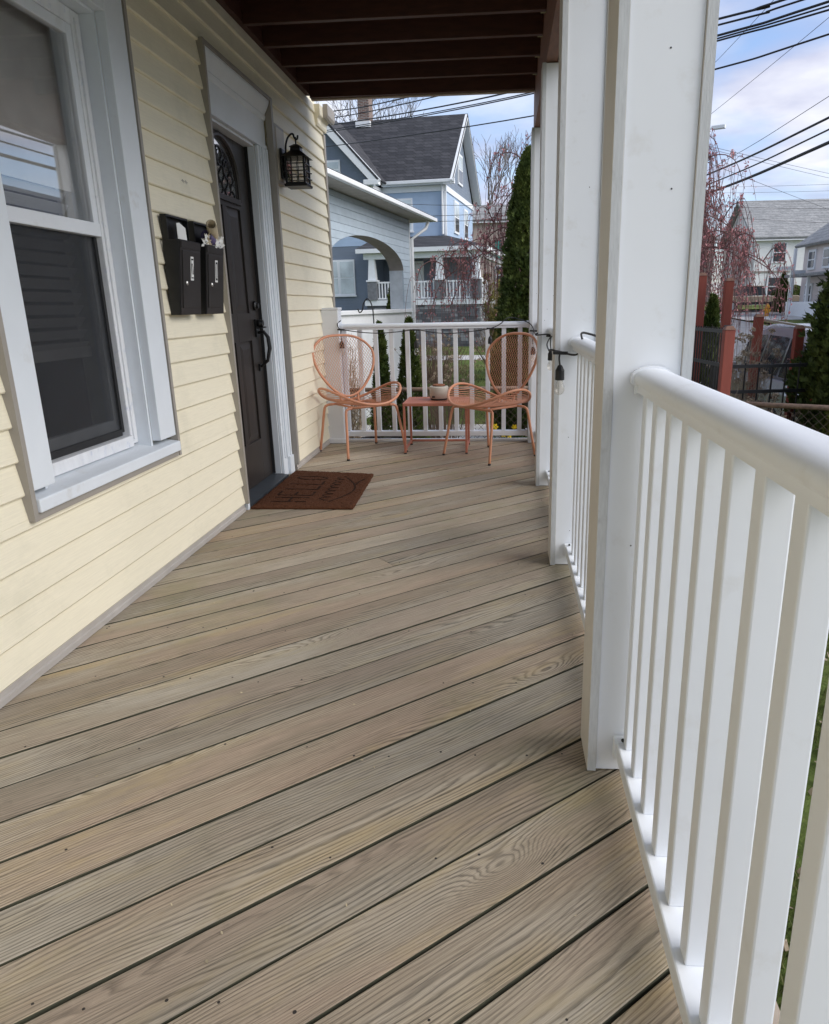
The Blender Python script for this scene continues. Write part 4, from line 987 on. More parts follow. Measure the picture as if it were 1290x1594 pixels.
# ------------------------------------------------------------------ near garden
random.seed(21)
def fence_pipe(root, p, q): MB().tube([p, p+(q-p)*.5+V(0,0,-.006), q], .021, 10).build('top_rail', m_galv, root, smooth=True)
def chainlink(label, p, q, h0, h1):
    p, q = Vector(p), Vector(q); r = thing('chain_link_fence', label, 'fence', (p.x, p.y, h0), 'old chain link fences round the porch')
    L = (q-p).length; d = (q-p).normalized()
    fence_pipe(r, V(p.x, p.y, h1), V(q.x, q.y, h1))
    for t in (0, 1): c = p.lerp(q, t); MB().tube([(c.x, c.y, h0-.05), (c.x, c.y, h1+.02)], .026, 10).build('post', m_galv, r, smooth=True)
    for t in (0, 1): c = p.lerp(q, t); MB().lathe([(.03, 0), (.03, .02), (.012, .04)], (c.x, c.y, h1+.021), 10).build('post_cap', m_galv, r)
    mb = MB(); hgt = h1-.02-h0; sp_ = .075
    n = int((L+hgt)/sp_)
    for k_ in range(n):
        for sg in (1, -1):
            a0 = k_*sp_-hgt if sg > 0 else k_*sp_
            pts = []
            for e in (0, 1):
                s = a0+sg*e*hgt; pts.append((s, e*hgt))
            (s0, z0), (s1, z1) = pts
            # clip to the fence length
            def cl(s0, z0, s1, z1):
                for lim, sign in ((0, 1), (L, -1)):
                    f0, f1 = (s0-lim)*sign, (s1-lim)*sign
                    if f0 < 0 and f1 < 0: return None
                    if f0 < 0: t = f0/(f0-f1); s0, z0 = s0+(s1-s0)*t, z0+(z1-z0)*t
                    elif f1 < 0: t = f0/(f0-f1); s1, z1 = s0+(s1-s0)*t, z0+(z1-z0)*t
                return s0, z0, s1, z1
            c = cl(s0, z0, s1, z1)
            if c: mb.tube([(p.x+d.x*c[0], p.y+d.y*c[0]+.004*sg, h0+c[1]), (p.x+d.x*c[2], p.y+d.y*c[2]+.004*sg, h0+c[3])], .0022, 3)
    mb.build('wire_mesh', m_wire, r, fix=False); return r
chainlink('rusty chain link fence behind the end railing and the little table', (-3.0, 7.2, 0), (1.1, 7.2, 0), -.86, .35)
chainlink('rusty pipe fence rail in front of the dark evergreens by the handrail', (1.35, 6.32, 0), (4.2, 5.1, 0), -.86, .33)
conifer('arborvitae', 'tall dark columnar evergreen tree beyond the end of the porch', (.36, 11, -.86), 4.05, .62, 20000, .075, m_arb, prof=lambda t: (1-t)**.55*(.8+.2*min(1, t*6)), group='evergreen trees')
conifer('arborvitae', 'slim dark evergreen behind the end railing, closer to the left chair', (-1.52, 9.0, -.84), 1.78, .20, 3600, .055, m_arb, group='evergreen trees')
conifer('arborvitae', 'fuller dark evergreen behind the end railing, above the little table', (-1.16, 9.05, -.84), 1.82, .27, 4600, .055, m_arb, group='evergreen trees')
conifer('arborvitae', 'large dark evergreen beyond the handrail covering the parked silver car', (3.52, 6.75, -.86), 3.9, 1.10, 42000, .07, m_arb, prof=lambda t: (1-t)**.62*(.75+.25*min(1, t*4)), group='evergreen trees')
conifer('golden_arborvitae', 'low yellow green conifer in front of the large dark evergreen', (2.92, 6.15, -.86), 1.50, .42, 7500, .06, m_arb2, group='evergreen trees')
conifer('arborvitae', 'small pointed evergreen standing between the two tall red posts', (2.70, 9.8, -.86), 2.05, .30, 4200, .06, m_arb, group='evergreen trees')
conifer('arborvitae', 'small evergreen seen through the blue arch', (-3.35, 22.5, -.86), 2.65, .48, 3500, .10, m_arb, group='evergreen trees')
for (x, s, lb) in ((-1.62, .15, 'slim'), (-1.30, .16, 'fuller')):
    p = thing('plant_pot', 'black plastic planter in front of the %s evergreen behind the railing' % lb, 'planter', (x, 8.45, -.84), 'black planters behind the railing')
    MB().lathe([(s*.8, 0), (s, .42), (s*1.06, .42), (s*1.06, .46), (s*.95, .46), (s*.9, .38)], (x, 8.45, -.84), 20).build('pot', m_pot, p, smooth=False)
    MB().lathe([(s*.9, .40), (.01, .41)], (x, 8.45, -.84), 16).build('soil', m_soil, p)
hk_ = thing('shepherd_hook', 'thin black iron shepherd hook standing in the garden bed', 'garden hook', (-1.50, 8.5, -.86))
MB().tube(spline([(-1.50, 8.5, -.9), (-1.50, 8.5, .4), (-1.50, 8.5, 1.0), (-1.515, 8.5, 1.17), (-1.56, 8.5, 1.24), (-1.61, 8.5, 1.19), (-1.625, 8.5, 1.12), (-1.66, 8.5, 1.09), (-1.68, 8.5, 1.13)], 7), .0075, 7).build('rod', m_iron, hk_, smooth=True)
MB().tube([(-1.58, 8.5, -.72), (-1.42, 8.5, -.72)], .006, 6).build('foot_bar', m_iron, hk_)
random.seed(31)
twig_shrub('bare_shrub', 'brown twiggy bare shrub behind the end railing, beside the evergreens', (-.86, 10.0, -.86), 1.5, .55, 120, m_twig2, 60, m_dry, .03)
twig_shrub('bare_shrub', 'grey brown bare shrub in front of the stone foundation', (.1, 22.0, -.86), 1.5, 1.3, 120, m_twig2, tr=.008)
twig_shrub('bare_shrub', 'low brown bare shrub left of the small lawn', (-1.9, 19.5, -.86), 1.25, 1.0, 130, m_twig2, 60, m_dry, .05, tr=.006)
twig_shrub('ornamental_grass', 'straw coloured dry grass clump behind the left chair', (-1.86, 7.75, -.86), 1.55, .36, 260, m_dry, cat='plant', tr=.0035)
twig_shrub('forsythia', 'yellowing bush beside the tall columnar evergreen', (-.12, 20.0, -.86), 2.55, .42, 220, m_yel, 150, m_yel, .06, tr=.006)
for lab, x, y, h, rr, n, hd_ in (('tallest dry tan flower shrub, between the two red posts behind the fence', 2.38, 7.4, 1.62, .28, 130, 90), ('dry tan flower shrub at the foot of the red post before the car', 2.70, 7.2, .92, .34, 100, 90),
        ('low dry tan flower shrub next to the short red gate post', 2.15, 6.5, 1.10, .30, 150, 110), ('dry tan flower shrub close to the large evergreen', 2.50, 6.5, .92, .30, 90, 90)):
    twig_shrub('dried_hydrangea', lab, (x, y, -.86), h, rr, n, m_twig, hd_, m_dry, .034, tr=.0024, group='dried flower shrubs at the iron fence')
def daffodil(loc, n, label):
    o = thing('daffodil_clump', label, 'flower', loc, 'daffodils beyond the end railing'); lv = MB(); fl = MB(); stn = MB()
    for i in range(26*n):
        p = Vector(loc)+V(random.uniform(-.22, .22), random.uniform(-.15, .15), 0); d = (rnd_unit()*.35+V(0,0,1)).normalized(); L = random.uniform(.25, .42); s = d.cross(rnd_unit()).normalized()*.009
        lv.add([p-s, p+s, p+d*L*.6+s, p+d*L+V(0,0,-.02), p+d*L*.6-s], [(0,1,2,3,4)])
    for i in range(2*n):
        p = Vector(loc)+V(random.uniform(-.16, .16), random.uniform(-.1, .1), 0); h = random.uniform(.34, .46); t = p+V(random.uniform(-.04,.04), -.03, h); stn.tube([p, t], .004, 4)
        f = V(random.uniform(-.4,.4), -1, random.uniform(-.1,.2)).normalized(); a = f.cross(V(0,0,1)).normalized(); b = a.cross(f)
        for k_ in range(6):
            th = k_*math.pi/3; dd = a*math.cos(th)+b*math.sin(th); e = f.cross(dd)*.014; fl.add([t, t+dd*.03+e, t+dd*.052, t+dd*.03-e], [(0,1,2,3)])
        fl.tube([t, t+f*.035], [.010, .019], 8)
    lv.build('leaves', m_strap, o, fix=False); stn.build('stems', m_strap, o); fl.build('flowers', m_petal, o, fix=False)
daffodil((.17, 9.35, -.85), 2, 'yellow daffodil clump seen under the right chair seat')
daffodil((-.20, 9.45, -.85), 1, 'yellow daffodil clump seen behind the red table legs')
# grass: near strip beside the porch, and beyond the end rail
gb = MB(); random.seed(77)
def blades(n, x0, x1, y0, y1, hmin, hmax, wd):
    for i in range(n):
        x, y = random.uniform(x0, x1), random.uniform(y0, y1)
        if mnoise.noise(Vector((x*1.3, y*1.3, 0))) < -.22: continue
        if y > 10.6 and y < 12.4 and x > -2.7 and x < .15: continue
        z = gz(x, y); h = random.uniform(hmin, hmax); dx, dy = random.uniform(-.6, .6)*h, random.uniform(-.6, .6)*h; a = random.uniform(0, math.pi); ca, sa = math.cos(a)*wd, math.sin(a)*wd
        gb.add([(x-ca, y-sa, z), (x+ca, y+sa, z), (x+dx, y+dy, z+h)], [(0,1,2)])
blades(26000, .48, 2.4, -.2, 4.6, .025, .075, .0035); blades(9000, -2.5, 3.0, 9.6, 15, .03, .09, .006); blades(9000, -5, 3, 15, 25, .04, .11, .012)
gb.build('grass', m_grass, kind='stuff', fix=False)['label'] = 'short patchy spring grass round the porch'
# fallen leaf litter beside the porch
lt = MB()
for i in range(900):
    x, y = random.uniform(.5, 2.2), random.uniform(-.2, 4.6); a = rnd_unit()*.016; b = a.cross(V(0,0,1)+rnd_unit()*.5).normalized()*.01; lt.quad((x, y, gz(x, y)+.018), a, b)
lt.build('leaf_litter', m_dry, kind='stuff', fix=False)

# red posts, iron fence and gate
for lab, x, y, zt in (('tall red stained wooden post next to the wide white porch post', 2.07, 8.0, 1.43), ('tallest red stained wooden post behind a shorter red post', 2.32, 7.9, 1.37), ('short red stained wooden gate post at the end of the black iron gate', 1.83, 6.12, .95), ('red stained wooden post in front of the parked silver car', 2.62, 7.8, 1.01), ('red stained wooden post half hidden by the large evergreen', 2.92, 7.5, .90)):
    p = thing('wooden_post', lab, 'post', (x, y, -.86), 'red stained wooden posts'); s = .041
    MB().box(x-s, x+s, y-s, y+s, -.87, zt-.03).build('shaft', m_redpost, p, bevel=.004)
    MB().add([(x-s-.004, y-s-.004, zt-.0295), (x+s+.004, y-s-.004, zt-.0295), (x+s+.004, y+s+.004, zt-.0295), (x-s-.004, y+s+.004, zt-.0295), (x-s*.6, y-s*.6, zt), (x+s*.6, y-s*.6, zt), (x+s*.6, y+s*.6, zt), (x-s*.6, y+s*.6, zt)], [(3,2,1,0),(4,5,6,7),(0,1,5,4),(1,2,6,5),(2,3,7,6),(3,0,4,7)]).build('cap', m_stain2, p)
def iron(label, p, q, z0, z1, sp_, rails, name='iron_fence', cat='fence'):
    p, q = Vector(p), Vector(q); r = thing(name, label, cat, (p.x, p.y, z0)); L = (q-p).length; d = (q-p).normalized()
    for z in rails: MB().beam((p.x, p.y, z), (q.x, q.y, z), .022, .03).build('rail', m_iron, r)
    n = int(L/sp_)
    for i in range(n+1):
        c = p+d*(i*L/n); MB().tube([(c.x, c.y, z0), (c.x, c.y, z1)], .0075, 6).build('picket', m_iron, r)
    for c in (p-d*.03, q+d*.03): MB().box(c.x-.022, c.x+.022, c.y-.022, c.y+.022, z0-.01, z1+.02).build('post', m_iron, r)
    return r
iron('black iron picket gate beside the red gate post', (1.77, 7.25, 0), (1.86, 6.32, 0), -.84, .93, .062, (-.70, .62, .90), 'iron_gate', 'gate')
iron('black iron picket fence in front of the dry flower shrubs', (1.95, 6.75, 0), (3.6, 6.98, 0), -.86, .60, .125, (-.6, .34, .57))

# weeping cherry
random.seed(52)
def weeping(loc, h, r):
    o = thing('weeping_cherry', 'weeping cherry tree with arching branches and pink red buds', 'tree', loc); tk = MB(); br = MB(); bd = MB(); L0_ = Vector(loc)
    tk.tube([L0_+V(0,0,-.05), L0_+V(.06, .03, h*.3), L0_+V(.1, 0, h*.62)], [.15, .12, .08], 9); tk.build('trunk', m_bark, o)
    def twigs(pts, n, i0):
        for k_ in range(n):
            a = random.uniform(i0, 1)*(len(pts)-1); i_ = min(int(a), len(pts)-2); p = pts[i_].lerp(pts[i_+1], a-i_)
            out = V(random.uniform(-1,1), random.uniform(-1,1), 0)*random.uniform(.05, .28); ln = random.uniform(.3, 1.0)**1.3*(p.z-loc[2])*.62
            sw = V(random.uniform(-.22,.22), random.uniform(-.22,.22), 0)
            tw = spline([p, p+out*.6+V(0,0,random.uniform(.02,.10)), p+out+sw*.5+V(0,0,-ln*.35), p+out*1.15+sw+V(0,0,-ln)], 4)
            br.tube(tw, [.0048]+[.0038]*(len(tw)-2)+[.002], 3)
            den = random.random()**1.5
            for b_ in range(int(2+den*15)):
                q = tw[random.randint(2, len(tw)-2)]; q = q.lerp(tw[min(len(tw)-1, tw.index(q)+1)], random.random())+rnd_unit()*.03
                aa = rnd_unit()*random.uniform(.014, .030); bd.quad(q, aa, aa.cross(rnd_unit()).normalized()*.010)
    for i in range(40):
        th = 2*math.pi*i/40+random.uniform(-.2, .2); rr = r*random.uniform(.4, 1.02); hi = h*(1-.50*(rr/r)**2)*random.uniform(.82, 1.0); s = L0_+V(.06, .03, min(hi*.8, h*random.uniform(.36, .58)))
        d = V(math.cos(th), math.sin(th), 0); d2 = V(-d.y, d.x, 0); ctl = [s]
        for f, zf in ((.22, .78), (.45, .98), (.68, .97), (.88, .80), (1.0, .56)):
            b0 = s.z-loc[2]; zt = b0+(hi-b0)*zf if f < .6 else hi*(zf+.03)
            ctl.append(L0_+d*rr*f+d2*random.uniform(-.28, .28)+V(random.uniform(-.1,.1), random.uniform(-.1,.1), zt+random.uniform(-.12, .12)))
        pts = spline(ctl, 5); m = len(pts); br.tube(pts, [lerp(.026, .005, (k_/(m-1))**.7) for k_ in range(m)], 5)
        twigs(pts, 24, .30)
        for q in range(4):
            a = random.randint(int(m*.25), int(m*.75)); p = pts[a]; e = d*random.uniform(.3, .8)+d2*random.uniform(-.9, .9)
            sub = spline([p, p+e*.4+V(0,0,.22), p+e*.8+V(0,0,.12), p+e*1.05+V(0,0,-.35)], 4); br.tube(sub, [lerp(.012, .004, k_/(len(sub)-1)) for k_ in range(len(sub))], 4); twigs(sub, 11, .2)
    br.build('branches', M('reddish_cherry_bark', (.15, .075, .07), .8, var=.3, scale=10), o, fix=False); bd.build('buds', m_bud, o, fix=False)
weeping((1.95, 15.0, -.84), 5.75, 3.6)
bare_tree('bare_tree', 'leafless grey tree behind the left gable of the blue house', (-13.2, 62, -.8), 24, .55, m_barkg, 6, 4, .28, 'leafless trees behind the blue house')
bare_tree('bare_tree', 'leafless grey tree rising behind the dark roof ridge', (-10.0, 66, -.8), 23.5, .55, m_barkg, 6, 9, .25, 'leafless trees behind the blue house')
bare_tree('bare_tree', 'leafless grey tree right of the blue house gable', (-1.0, 64, 0), 20, .5, m_barkg, 6, 14, .22, 'leafless trees behind the blue house')

# ------------------------------------------------------------------ neighbour's arched porch
ad_ = V(.15, .99, 0).normalized(); an_ = V(ad_.y, -ad_.x, 0)     # along the wall (away), and outwards (street side)
AQ = V(-2.048, 16.40, 0)
arp = thing('arched_porch', 'pale blue clapboard porch with a wide arch and white parapet', 'porch', (AQ.x, AQ.y, -.85))
def ap(t, z, d=0): p = AQ+ad_*t+an_*d; return (p.x, p.y, z)
def aslab(mb, t0, t1, z0, z1, d0, d1, t0b=None, t1b=None):
    t0b = t0 if t0b is None else t0b; t1b = t1 if t1b is None else t1b
    mb.add([ap(t0, z0, d0), ap(t1, z0, d0), ap(t1b, z1, d0), ap(t0b, z1, d0), ap(t0, z0, d1), ap(t1, z0, d1), ap(t1b, z1, d1), ap(t0b, z1, d1)], [(3,2,1,0),(4,5,6,7),(0,1,5,4),(1,2,6,5),(2,3,7,6),(3,0,4,7)]); return mb
TC, TR = -2.62, 2.08; SPR, RISE = 1.88, .50
def arch_half(z):
    if z <= SPR: return TR
    if z >= SPR+RISE: return 0
    return TR*math.sqrt(1-((z-SPR)/RISE)**2)
EXA = .125; z = 1.10
while z < 2.93:
    z1 = min(z+EXA, 2.94); zt_ = z1-.006
    if arch_half(z) <= 0: aslab(MB(), -9.0, 0, z, zt_, -.012, .012).build('clapboard', m_blueA, arp)
    else:
        for s_ in (1, -1):
            mb_ = MB()
            # edge of the opening followed finely within the board
            zz_ = [lerp(z, zt_, q/14) for q in range(15)]
            top_ = SPR+RISE
            if z < top_ < zt_: zz_ = [lerp(z, top_, (q/13)**.5) for q in range(14)]+[zt_]
            zz_ = sorted(set(zz_))
            for za, zb in zip(zz_[:-1], zz_[1:]):
                a_, b_ = TC+s_*arch_half(za), TC+s_*arch_half(zb)
                if s_ > 0: aslab(mb_, a_, 0, za, zb, -.012, .012, b_, 0)
                else: aslab(mb_, -9.0, a_, za, zb, -.012, .012, -9.0, b_)
            mb_.build('clapboard', m_blueA, arp, fix=False)
    z = z1
# arch soffit band
sf_ = MB(); npt = 36; prev = None
for i in range(npt+1):
    th = math.pi*i/npt; t, zz = TC+TR*math.cos(th), SPR+RISE*math.sin(th); cur = [ap(t, zz, .016), ap(t, zz, -.30), ap(TC+(TR+.10)*math.cos(th), SPR+(RISE+.10)*math.sin(th), -.30)]
    if prev: sf_.add(prev+cur, [(0,3,4,1), (1,4,5,2)])
    prev = cur
sf_.build('arch_soffit', M('brown_grey_soffit', (.27, .24, .21), .7), arp, fix=False)
for s in (1, -1): t = TC+s*(TR+.002); aslab(MB(), min(t, t+s*.10), max(t, t+s*.10), 1.10, SPR, -.30, -.0125).build('arch_jamb', M('pale_jamb', (.52, .57, .61), .55), arp)
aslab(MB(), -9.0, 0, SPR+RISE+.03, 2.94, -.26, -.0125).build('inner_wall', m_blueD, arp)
aslab(MB(), -9.0, -.02, -.86, 1.02, -.24, -.0).build('parapet', m_trim, arp)
aslab(MB(), -9.0, .0, 1.022, 1.095, -.28, .045).build('parapet_cap', m_trim, arp, bevel=.008)
aslab(MB(), 0.001, .05, -.86, 2.94, -.28, .02).build('corner_board', m_trim, arp)
MB().tube([ap(.08, -.8, .05), ap(.08, 2.55, .05), ap(.35, 2.78, .30), ap(.40, 2.93, .35)], .035, 8).build('downspout', m_trim, arp)
rfp = MB()
def rp3(t, d, z): return ap(t, z, d)
rfp.add([rp3(-9, .42, 3.05), rp3(.75, .42, 3.05), rp3(.75, -4.0, 4.25), rp3(-9, -4.0, 4.25), rp3(-9, .42, 3.01), rp3(.75, .42, 3.01), rp3(.75, -4.0, 4.21), rp3(-9, -4.0, 4.21)], [(0,1,2,3),(7,6,5,4),(0,4,5,1),(1,5,6,2),(2,6,7,3),(3,7,4,0)])
rfp.build('roof', m_shing, arp)
aslab(MB(), -9, .72, 2.945, 3.006, -.30, .38).build('soffit_board', M('soffit_grey', (.42, .38, .34), .7), arp)
aslab(MB(), -9, .76, 2.945, 3.02, .3815, .47).build('gutter', m_trim, arp, bevel=.01)
aslab(MB(), -9, -.05, -.86, .12, -4.0, -.30).build('floor_slab', m_conc, arp)

# ------------------------------------------------------------------ blue house
ba = R(7.3); bw = V(math.sin(ba), math.cos(ba), 0); bu = V(math.cos(ba), -math.sin(ba), 0); BP = V(-3.01, 40.0, 0)
blue = thing('blue_house', 'two storey blue clapboard house with dark roof and wrapped porch', 'house', (BP.x, BP.y, -.85))
def bp_(u_, w_, z): p = BP+bu*u_+bw*w_; return (p.x, p.y, z)
def bbox(mb, u0, u1, w0, w1, z0, z1):
    mb.add([bp_(u0, w0, z0), bp_(u1, w0, z0), bp_(u1, w1, z0), bp_(u0, w1, z0), bp_(u0, w0, z1), bp_(u1, w0, z1), bp_(u1, w1, z1), bp_(u0, w1, z1)], [(3,2,1,0),(4,5,6,7),(0,1,5,4),(1,2,6,5),(2,3,7,6),(3,0,4,7)]); return mb
def BB(name, mat, *a, parent=None, **k): return bbox(MB(), *a).build(name, mat, parent or blue, **k)
BD = 8.4
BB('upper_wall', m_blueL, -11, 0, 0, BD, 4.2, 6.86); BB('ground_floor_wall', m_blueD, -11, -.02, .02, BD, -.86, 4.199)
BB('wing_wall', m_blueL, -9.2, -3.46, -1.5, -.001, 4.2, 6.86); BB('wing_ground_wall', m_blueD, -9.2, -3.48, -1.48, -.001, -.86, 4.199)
BB('frieze', m_trim, -11, .06, -.06, BD+.06, 6.861, 7.14); BB('wing_frieze', m_trim, -9.26, -3.40, -1.56, -.061, 6.861, 7.10)
BB('eave', m_trim, -3.3, .55, -.42, -.10, 7.141, 7.33, bevel=.02); BB('gutter', m_trim, -3.3, .6, -.52, -.425, 7.20, 7.36, bevel=.02)
RW, RZ = BD/2, 11.35
def slab_pts(mb, pts, th):
    P = [Vector(p) for p in pts]; n = (P[1]-P[0]).cross(P[2]-P[0]).normalized()*th; Q = [p-n for p in P]; k = len(P)
    mb.add(P+Q, [tuple(range(k)), tuple(range(2*k-1, k-1, -1))]+[(i, i+k, (i+1) % k+k, (i+1) % k) for i in range(k)])
rm = MB(); slab_pts(rm, [bp_(-11, -.5, 7.34), bp_(.5, -.5, 7.34), bp_(.5, RW, RZ), bp_(-11, RW, RZ)], .10); slab_pts(rm, [bp_(.5, BD+.5, 7.34), bp_(-11, BD+.5, 7.34), bp_(-11, RW, RZ), bp_(.5, RW, RZ)], .10)
roofb = rm.build('roof', m_shing, blue)
for a_, b_ in ((-.5, RW), (BD+.5, RW)):
    q_ = MB(); slab_pts(q_, [bp_(.0, a_, 7.13), bp_(.5, a_, 7.13), bp_(.5, b_, RZ-.21), bp_(.0, b_, RZ-.21)], .02); q_.build('rake_soffit', m_trim, blue)
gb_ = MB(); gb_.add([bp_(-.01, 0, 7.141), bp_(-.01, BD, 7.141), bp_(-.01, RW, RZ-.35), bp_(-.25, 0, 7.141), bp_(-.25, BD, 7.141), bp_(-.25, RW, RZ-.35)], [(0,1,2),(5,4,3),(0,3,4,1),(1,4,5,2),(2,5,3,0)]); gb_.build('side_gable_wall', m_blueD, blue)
for s0, s1 in ((-.5, RW), (BD+.5, RW)):
    MB().beam(bp_(.42, s0, 7.22), bp_(.42, s1, RZ-.12), .12, .20).build('rake_board', m_trim, blue)
# wing gable facing us
GA, GL, GR, GZ = -6.33, -9.6, -3.05, 10.05
wr_ = MB(); slab_pts(wr_, [bp_(GR, -1.95, 7.22), bp_(GR, 2.5, 7.22), bp_(GA, 2.5, GZ+.7), bp_(GA, -1.95, GZ+.7)][::-1], .10); slab_pts(wr_, [bp_(GL, -1.95, 7.22), bp_(GL, 2.5, 7.22), bp_(GA, 2.5, GZ+.7), bp_(GA, -1.95, GZ+.7)], .10); wr_.build('wing_roof', m_shing, blue)
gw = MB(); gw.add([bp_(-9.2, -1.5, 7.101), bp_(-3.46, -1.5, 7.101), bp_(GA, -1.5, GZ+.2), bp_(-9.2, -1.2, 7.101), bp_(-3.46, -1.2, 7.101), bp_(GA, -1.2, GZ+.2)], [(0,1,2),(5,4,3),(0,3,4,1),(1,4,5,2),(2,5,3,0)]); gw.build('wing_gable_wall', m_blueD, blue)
for a in (GR, GL): MB().beam(bp_(a, -1.86, 7.10), bp_(GA, -1.86, GZ+.52), .16, .42).build('rake_board', m_trim, blue)
for a in (GR-.35, GL+.35): BB('cornice_return', m_trim, a-.40, a+.40, -1.95, -1.57, 7.02, 7.28, bevel=.03)
def bwin(u0, u1, z0, z1, w_, pane, div=1, fw_=.10):
    f = BB('window', m_trim, u0, u1, w_-.07, w_-.002, z0, z1); n = div
    for i in range(n):
        a = lerp(u0, u1, i/n)+fw_*.8; b = lerp(u0, u1, (i+1)/n)-fw_*.8; zm = (z0+z1)/2
        BB('upper_pane', pane, a, b, w_-.085, w_-.071, zm+.03, z1-fw_, parent=f); BB('lower_pane', pane if pane is m_winL else m_winD, a, b, w_-.082, w_-.071, z0+fw_, zm-.03, parent=f)
    BB('sill', m_trim, u0-.06, u1+.06, w_-.12, w_-.0705, z0-.06, z0+.02, parent=f); return f
bwin(-2.82, -1.76, 4.95, 6.58, 0, m_winL); bwin(-3.30, -2.98, 5.5, 6.5, 0, m_winL)
bwin(-6.8, -5.1, 7.45, 8.32, -1.5, m_winL, 2)
bwin(-7.6, -6.2, 4.8, 6.4, -1.5, m_winL, 1)
bwin(-6.35, -4.62, 1.75, 3.55, -1.48, m_winL, 2); bwin(-2.3, -1.25, 1.60, 3.45, .02, m_winL, 1)
def bwin_side(w0, w1, z0, z1, u_=0):
    f = BB('window', m_trim, u_+.002, u_+.07, w0, w1, z0, z1); zm = (z0+z1)/2
    BB('upper_pane', m_winL, u_+.071, u_+.085, w0+.12, w1-.12, zm+.04, z1-.12, parent=f); BB('lower_pane', m_winD, u_+.071, u_+.085, w0+.12, w1-.12, z0+.12, zm-.04, parent=f)
bwin_side(2.2, 3.5, 5.0, 6.7); bwin_side(5.2, 6.4, 4.9, 6.6); bwin_side(3.55, 4.85, 7.7, 9.3, -.01)
BB('corner_board', m_trim, -.06, .05, -.05, .08, 4.2, 6.86)
MB().tube([bp_(-.16, -.14, 7.2), bp_(-.14, -.10, 6.9), bp_(-.14, -.10, 4.75)], .06, 8).build('downspout', m_trim, blue)
chm = BB('chimney', m_chim, -5.75, -5.1, RW-.35, RW+.4, RZ-.6, RZ+1.55, parent=roofb)
BB('chimney_cap', m_conc, -5.81, -5.04, RW-.41, RW+.46, RZ+1.551, RZ+1.66, parent=roofb); BB('flashing', m_trim, -5.85, -5.0, RW-.6, RW-.36, RZ-.45, RZ-.15, parent=roofb)
# porch wrapping the corner
PF, PR_ = -3.0, 2.25
pr_ = MB(); slab_pts(pr_, [bp_(-3.9, PF-.4, 3.90), bp_(PR_+.4, PF-.4, 3.90), bp_(.0, -.0, 4.70), bp_(-3.9, 0, 4.70)], .09); slab_pts(pr_, [bp_(PR_+.4, PF-.4, 3.90), bp_(PR_+.4, BD, 3.90), bp_(.0, BD, 4.70), bp_(.0, 0, 4.70)], .09); pr_.build('porch_roof', m_shing, blue)
BB('porch_fascia', m_trim, -3.9, PR_+.40, PF-.42, PF-.25, 3.70, 3.90); BB('porch_fascia', m_trim, PR_+.25, PR_+.42, PF-.249, BD, 3.70, 3.90)
BB('porch_beam', m_trim, -3.6, PR_+.12, PF-.12, PF+.12, 3.42, 3.699); BB('porch_beam', m_trim, PR_-.12, PR_+.12, PF+.121, BD, 3.42, 3.699)
BB('porch_ceiling', m_trim, -3.6, PR_-.13, PF+.13, -.01, 3.62, 3.69)
BB('porch_deck', m_conc, -3.6, PR_+.05, PF-.05, .0, 1.28, 1.38); BB('porch_skirt', m_trim, -3.62, PR_+.12, PF-.12, PF-.051, 1.20, 1.46)
BB('porch_skirt', m_trim, PR_+.051, PR_+.12, PF-.05, BD, 1.20, 1.46)
BB('foundation_core', m_stone[2], -3.55, PR_+.0, PF+.02, -.03, -.86, 1.199)
random.seed(88)
st3 = [MB(), MB(), MB()]; zr = -.86
while zr < 1.16:
    hh = random.uniform(.09, .17); hh = min(hh, 1.2-zr); u_ = -3.55
    while u_ < PR_:
        ln = random.uniform(.22, .7); bbox(st3[random.randrange(3)], u_, min(u_+ln-.015, PR_), PF-.02-random.uniform(0, .04), PF+.019, zr, zr+hh-.012); u_ += ln
    w_ = PF+.02
    while w_ < 1.0:
        ln = random.uniform(.22, .7); bbox(st3[random.randrange(3)], PR_+.001, PR_+.02+random.uniform(0, .04), w_, w_+ln-.015, zr, zr+hh-.012); w_ += ln
    zr += hh
for s_, m_ in zip(st3, m_stone): s_.build('ledge_stones', m_, blue, kind='stuff')
for u_ in (-3.2, .27, 2.1):
    BB('stone_pier', m_stone[0], u_-.24, u_+.24, PF-.18, PF+.24, 1.461, 2.36); BB('pier_cap', m_trim, u_-.28, u_+.28, PF-.22, PF+.28, 2.361, 2.44)
    cl = MB(); cl.add([bp_(u_-.20, PF-.15, 2.441), bp_(u_+.20, PF-.15, 2.441), bp_(u_+.20, PF+.21, 2.441), bp_(u_-.20, PF+.21, 2.441), bp_(u_-.14, PF-.10, 3.419), bp_(u_+.14, PF-.10, 3.419), bp_(u_+.14, PF+.16, 3.419), bp_(u_-.14, PF+.16, 3.419)], [(3,2,1,0),(4,5,6,7),(0,1,5,4),(1,2,6,5),(2,3,7,6),(3,0,4,7)]); cl.build('column', m_trim, blue)
for a, b in ((-2.95, .02), (.52, 1.85)):
    BB('porch_rail', m_trim, a, b, PF-.03, PF+.05, 2.27, 2.35); BB('porch_rail', m_trim, a, b, PF-.03, PF+.05, 1.50, 1.57)
    n = int((b-a)/.15)
    for i in range(n): u_ = a+(i+.5)*(b-a)/n; BB('baluster', m_trim, u_-.03, u_+.03, PF-.02, PF+.04, 1.571, 2.269)
for i in range(14): w_ = PF+.4+i*.17; BB('baluster', m_trim, PR_-.02, PR_+.03, w_-.03, w_+.03, 1.50, 2.30)
BB('porch_rail', m_trim, PR_-.03, PR_+.04, PF+.25, PF+2.8, 2.301, 2.37)
BB('meter_box', m_trim, -3.92, -3.70, -1.62, -1.49, 1.5, 2.0)

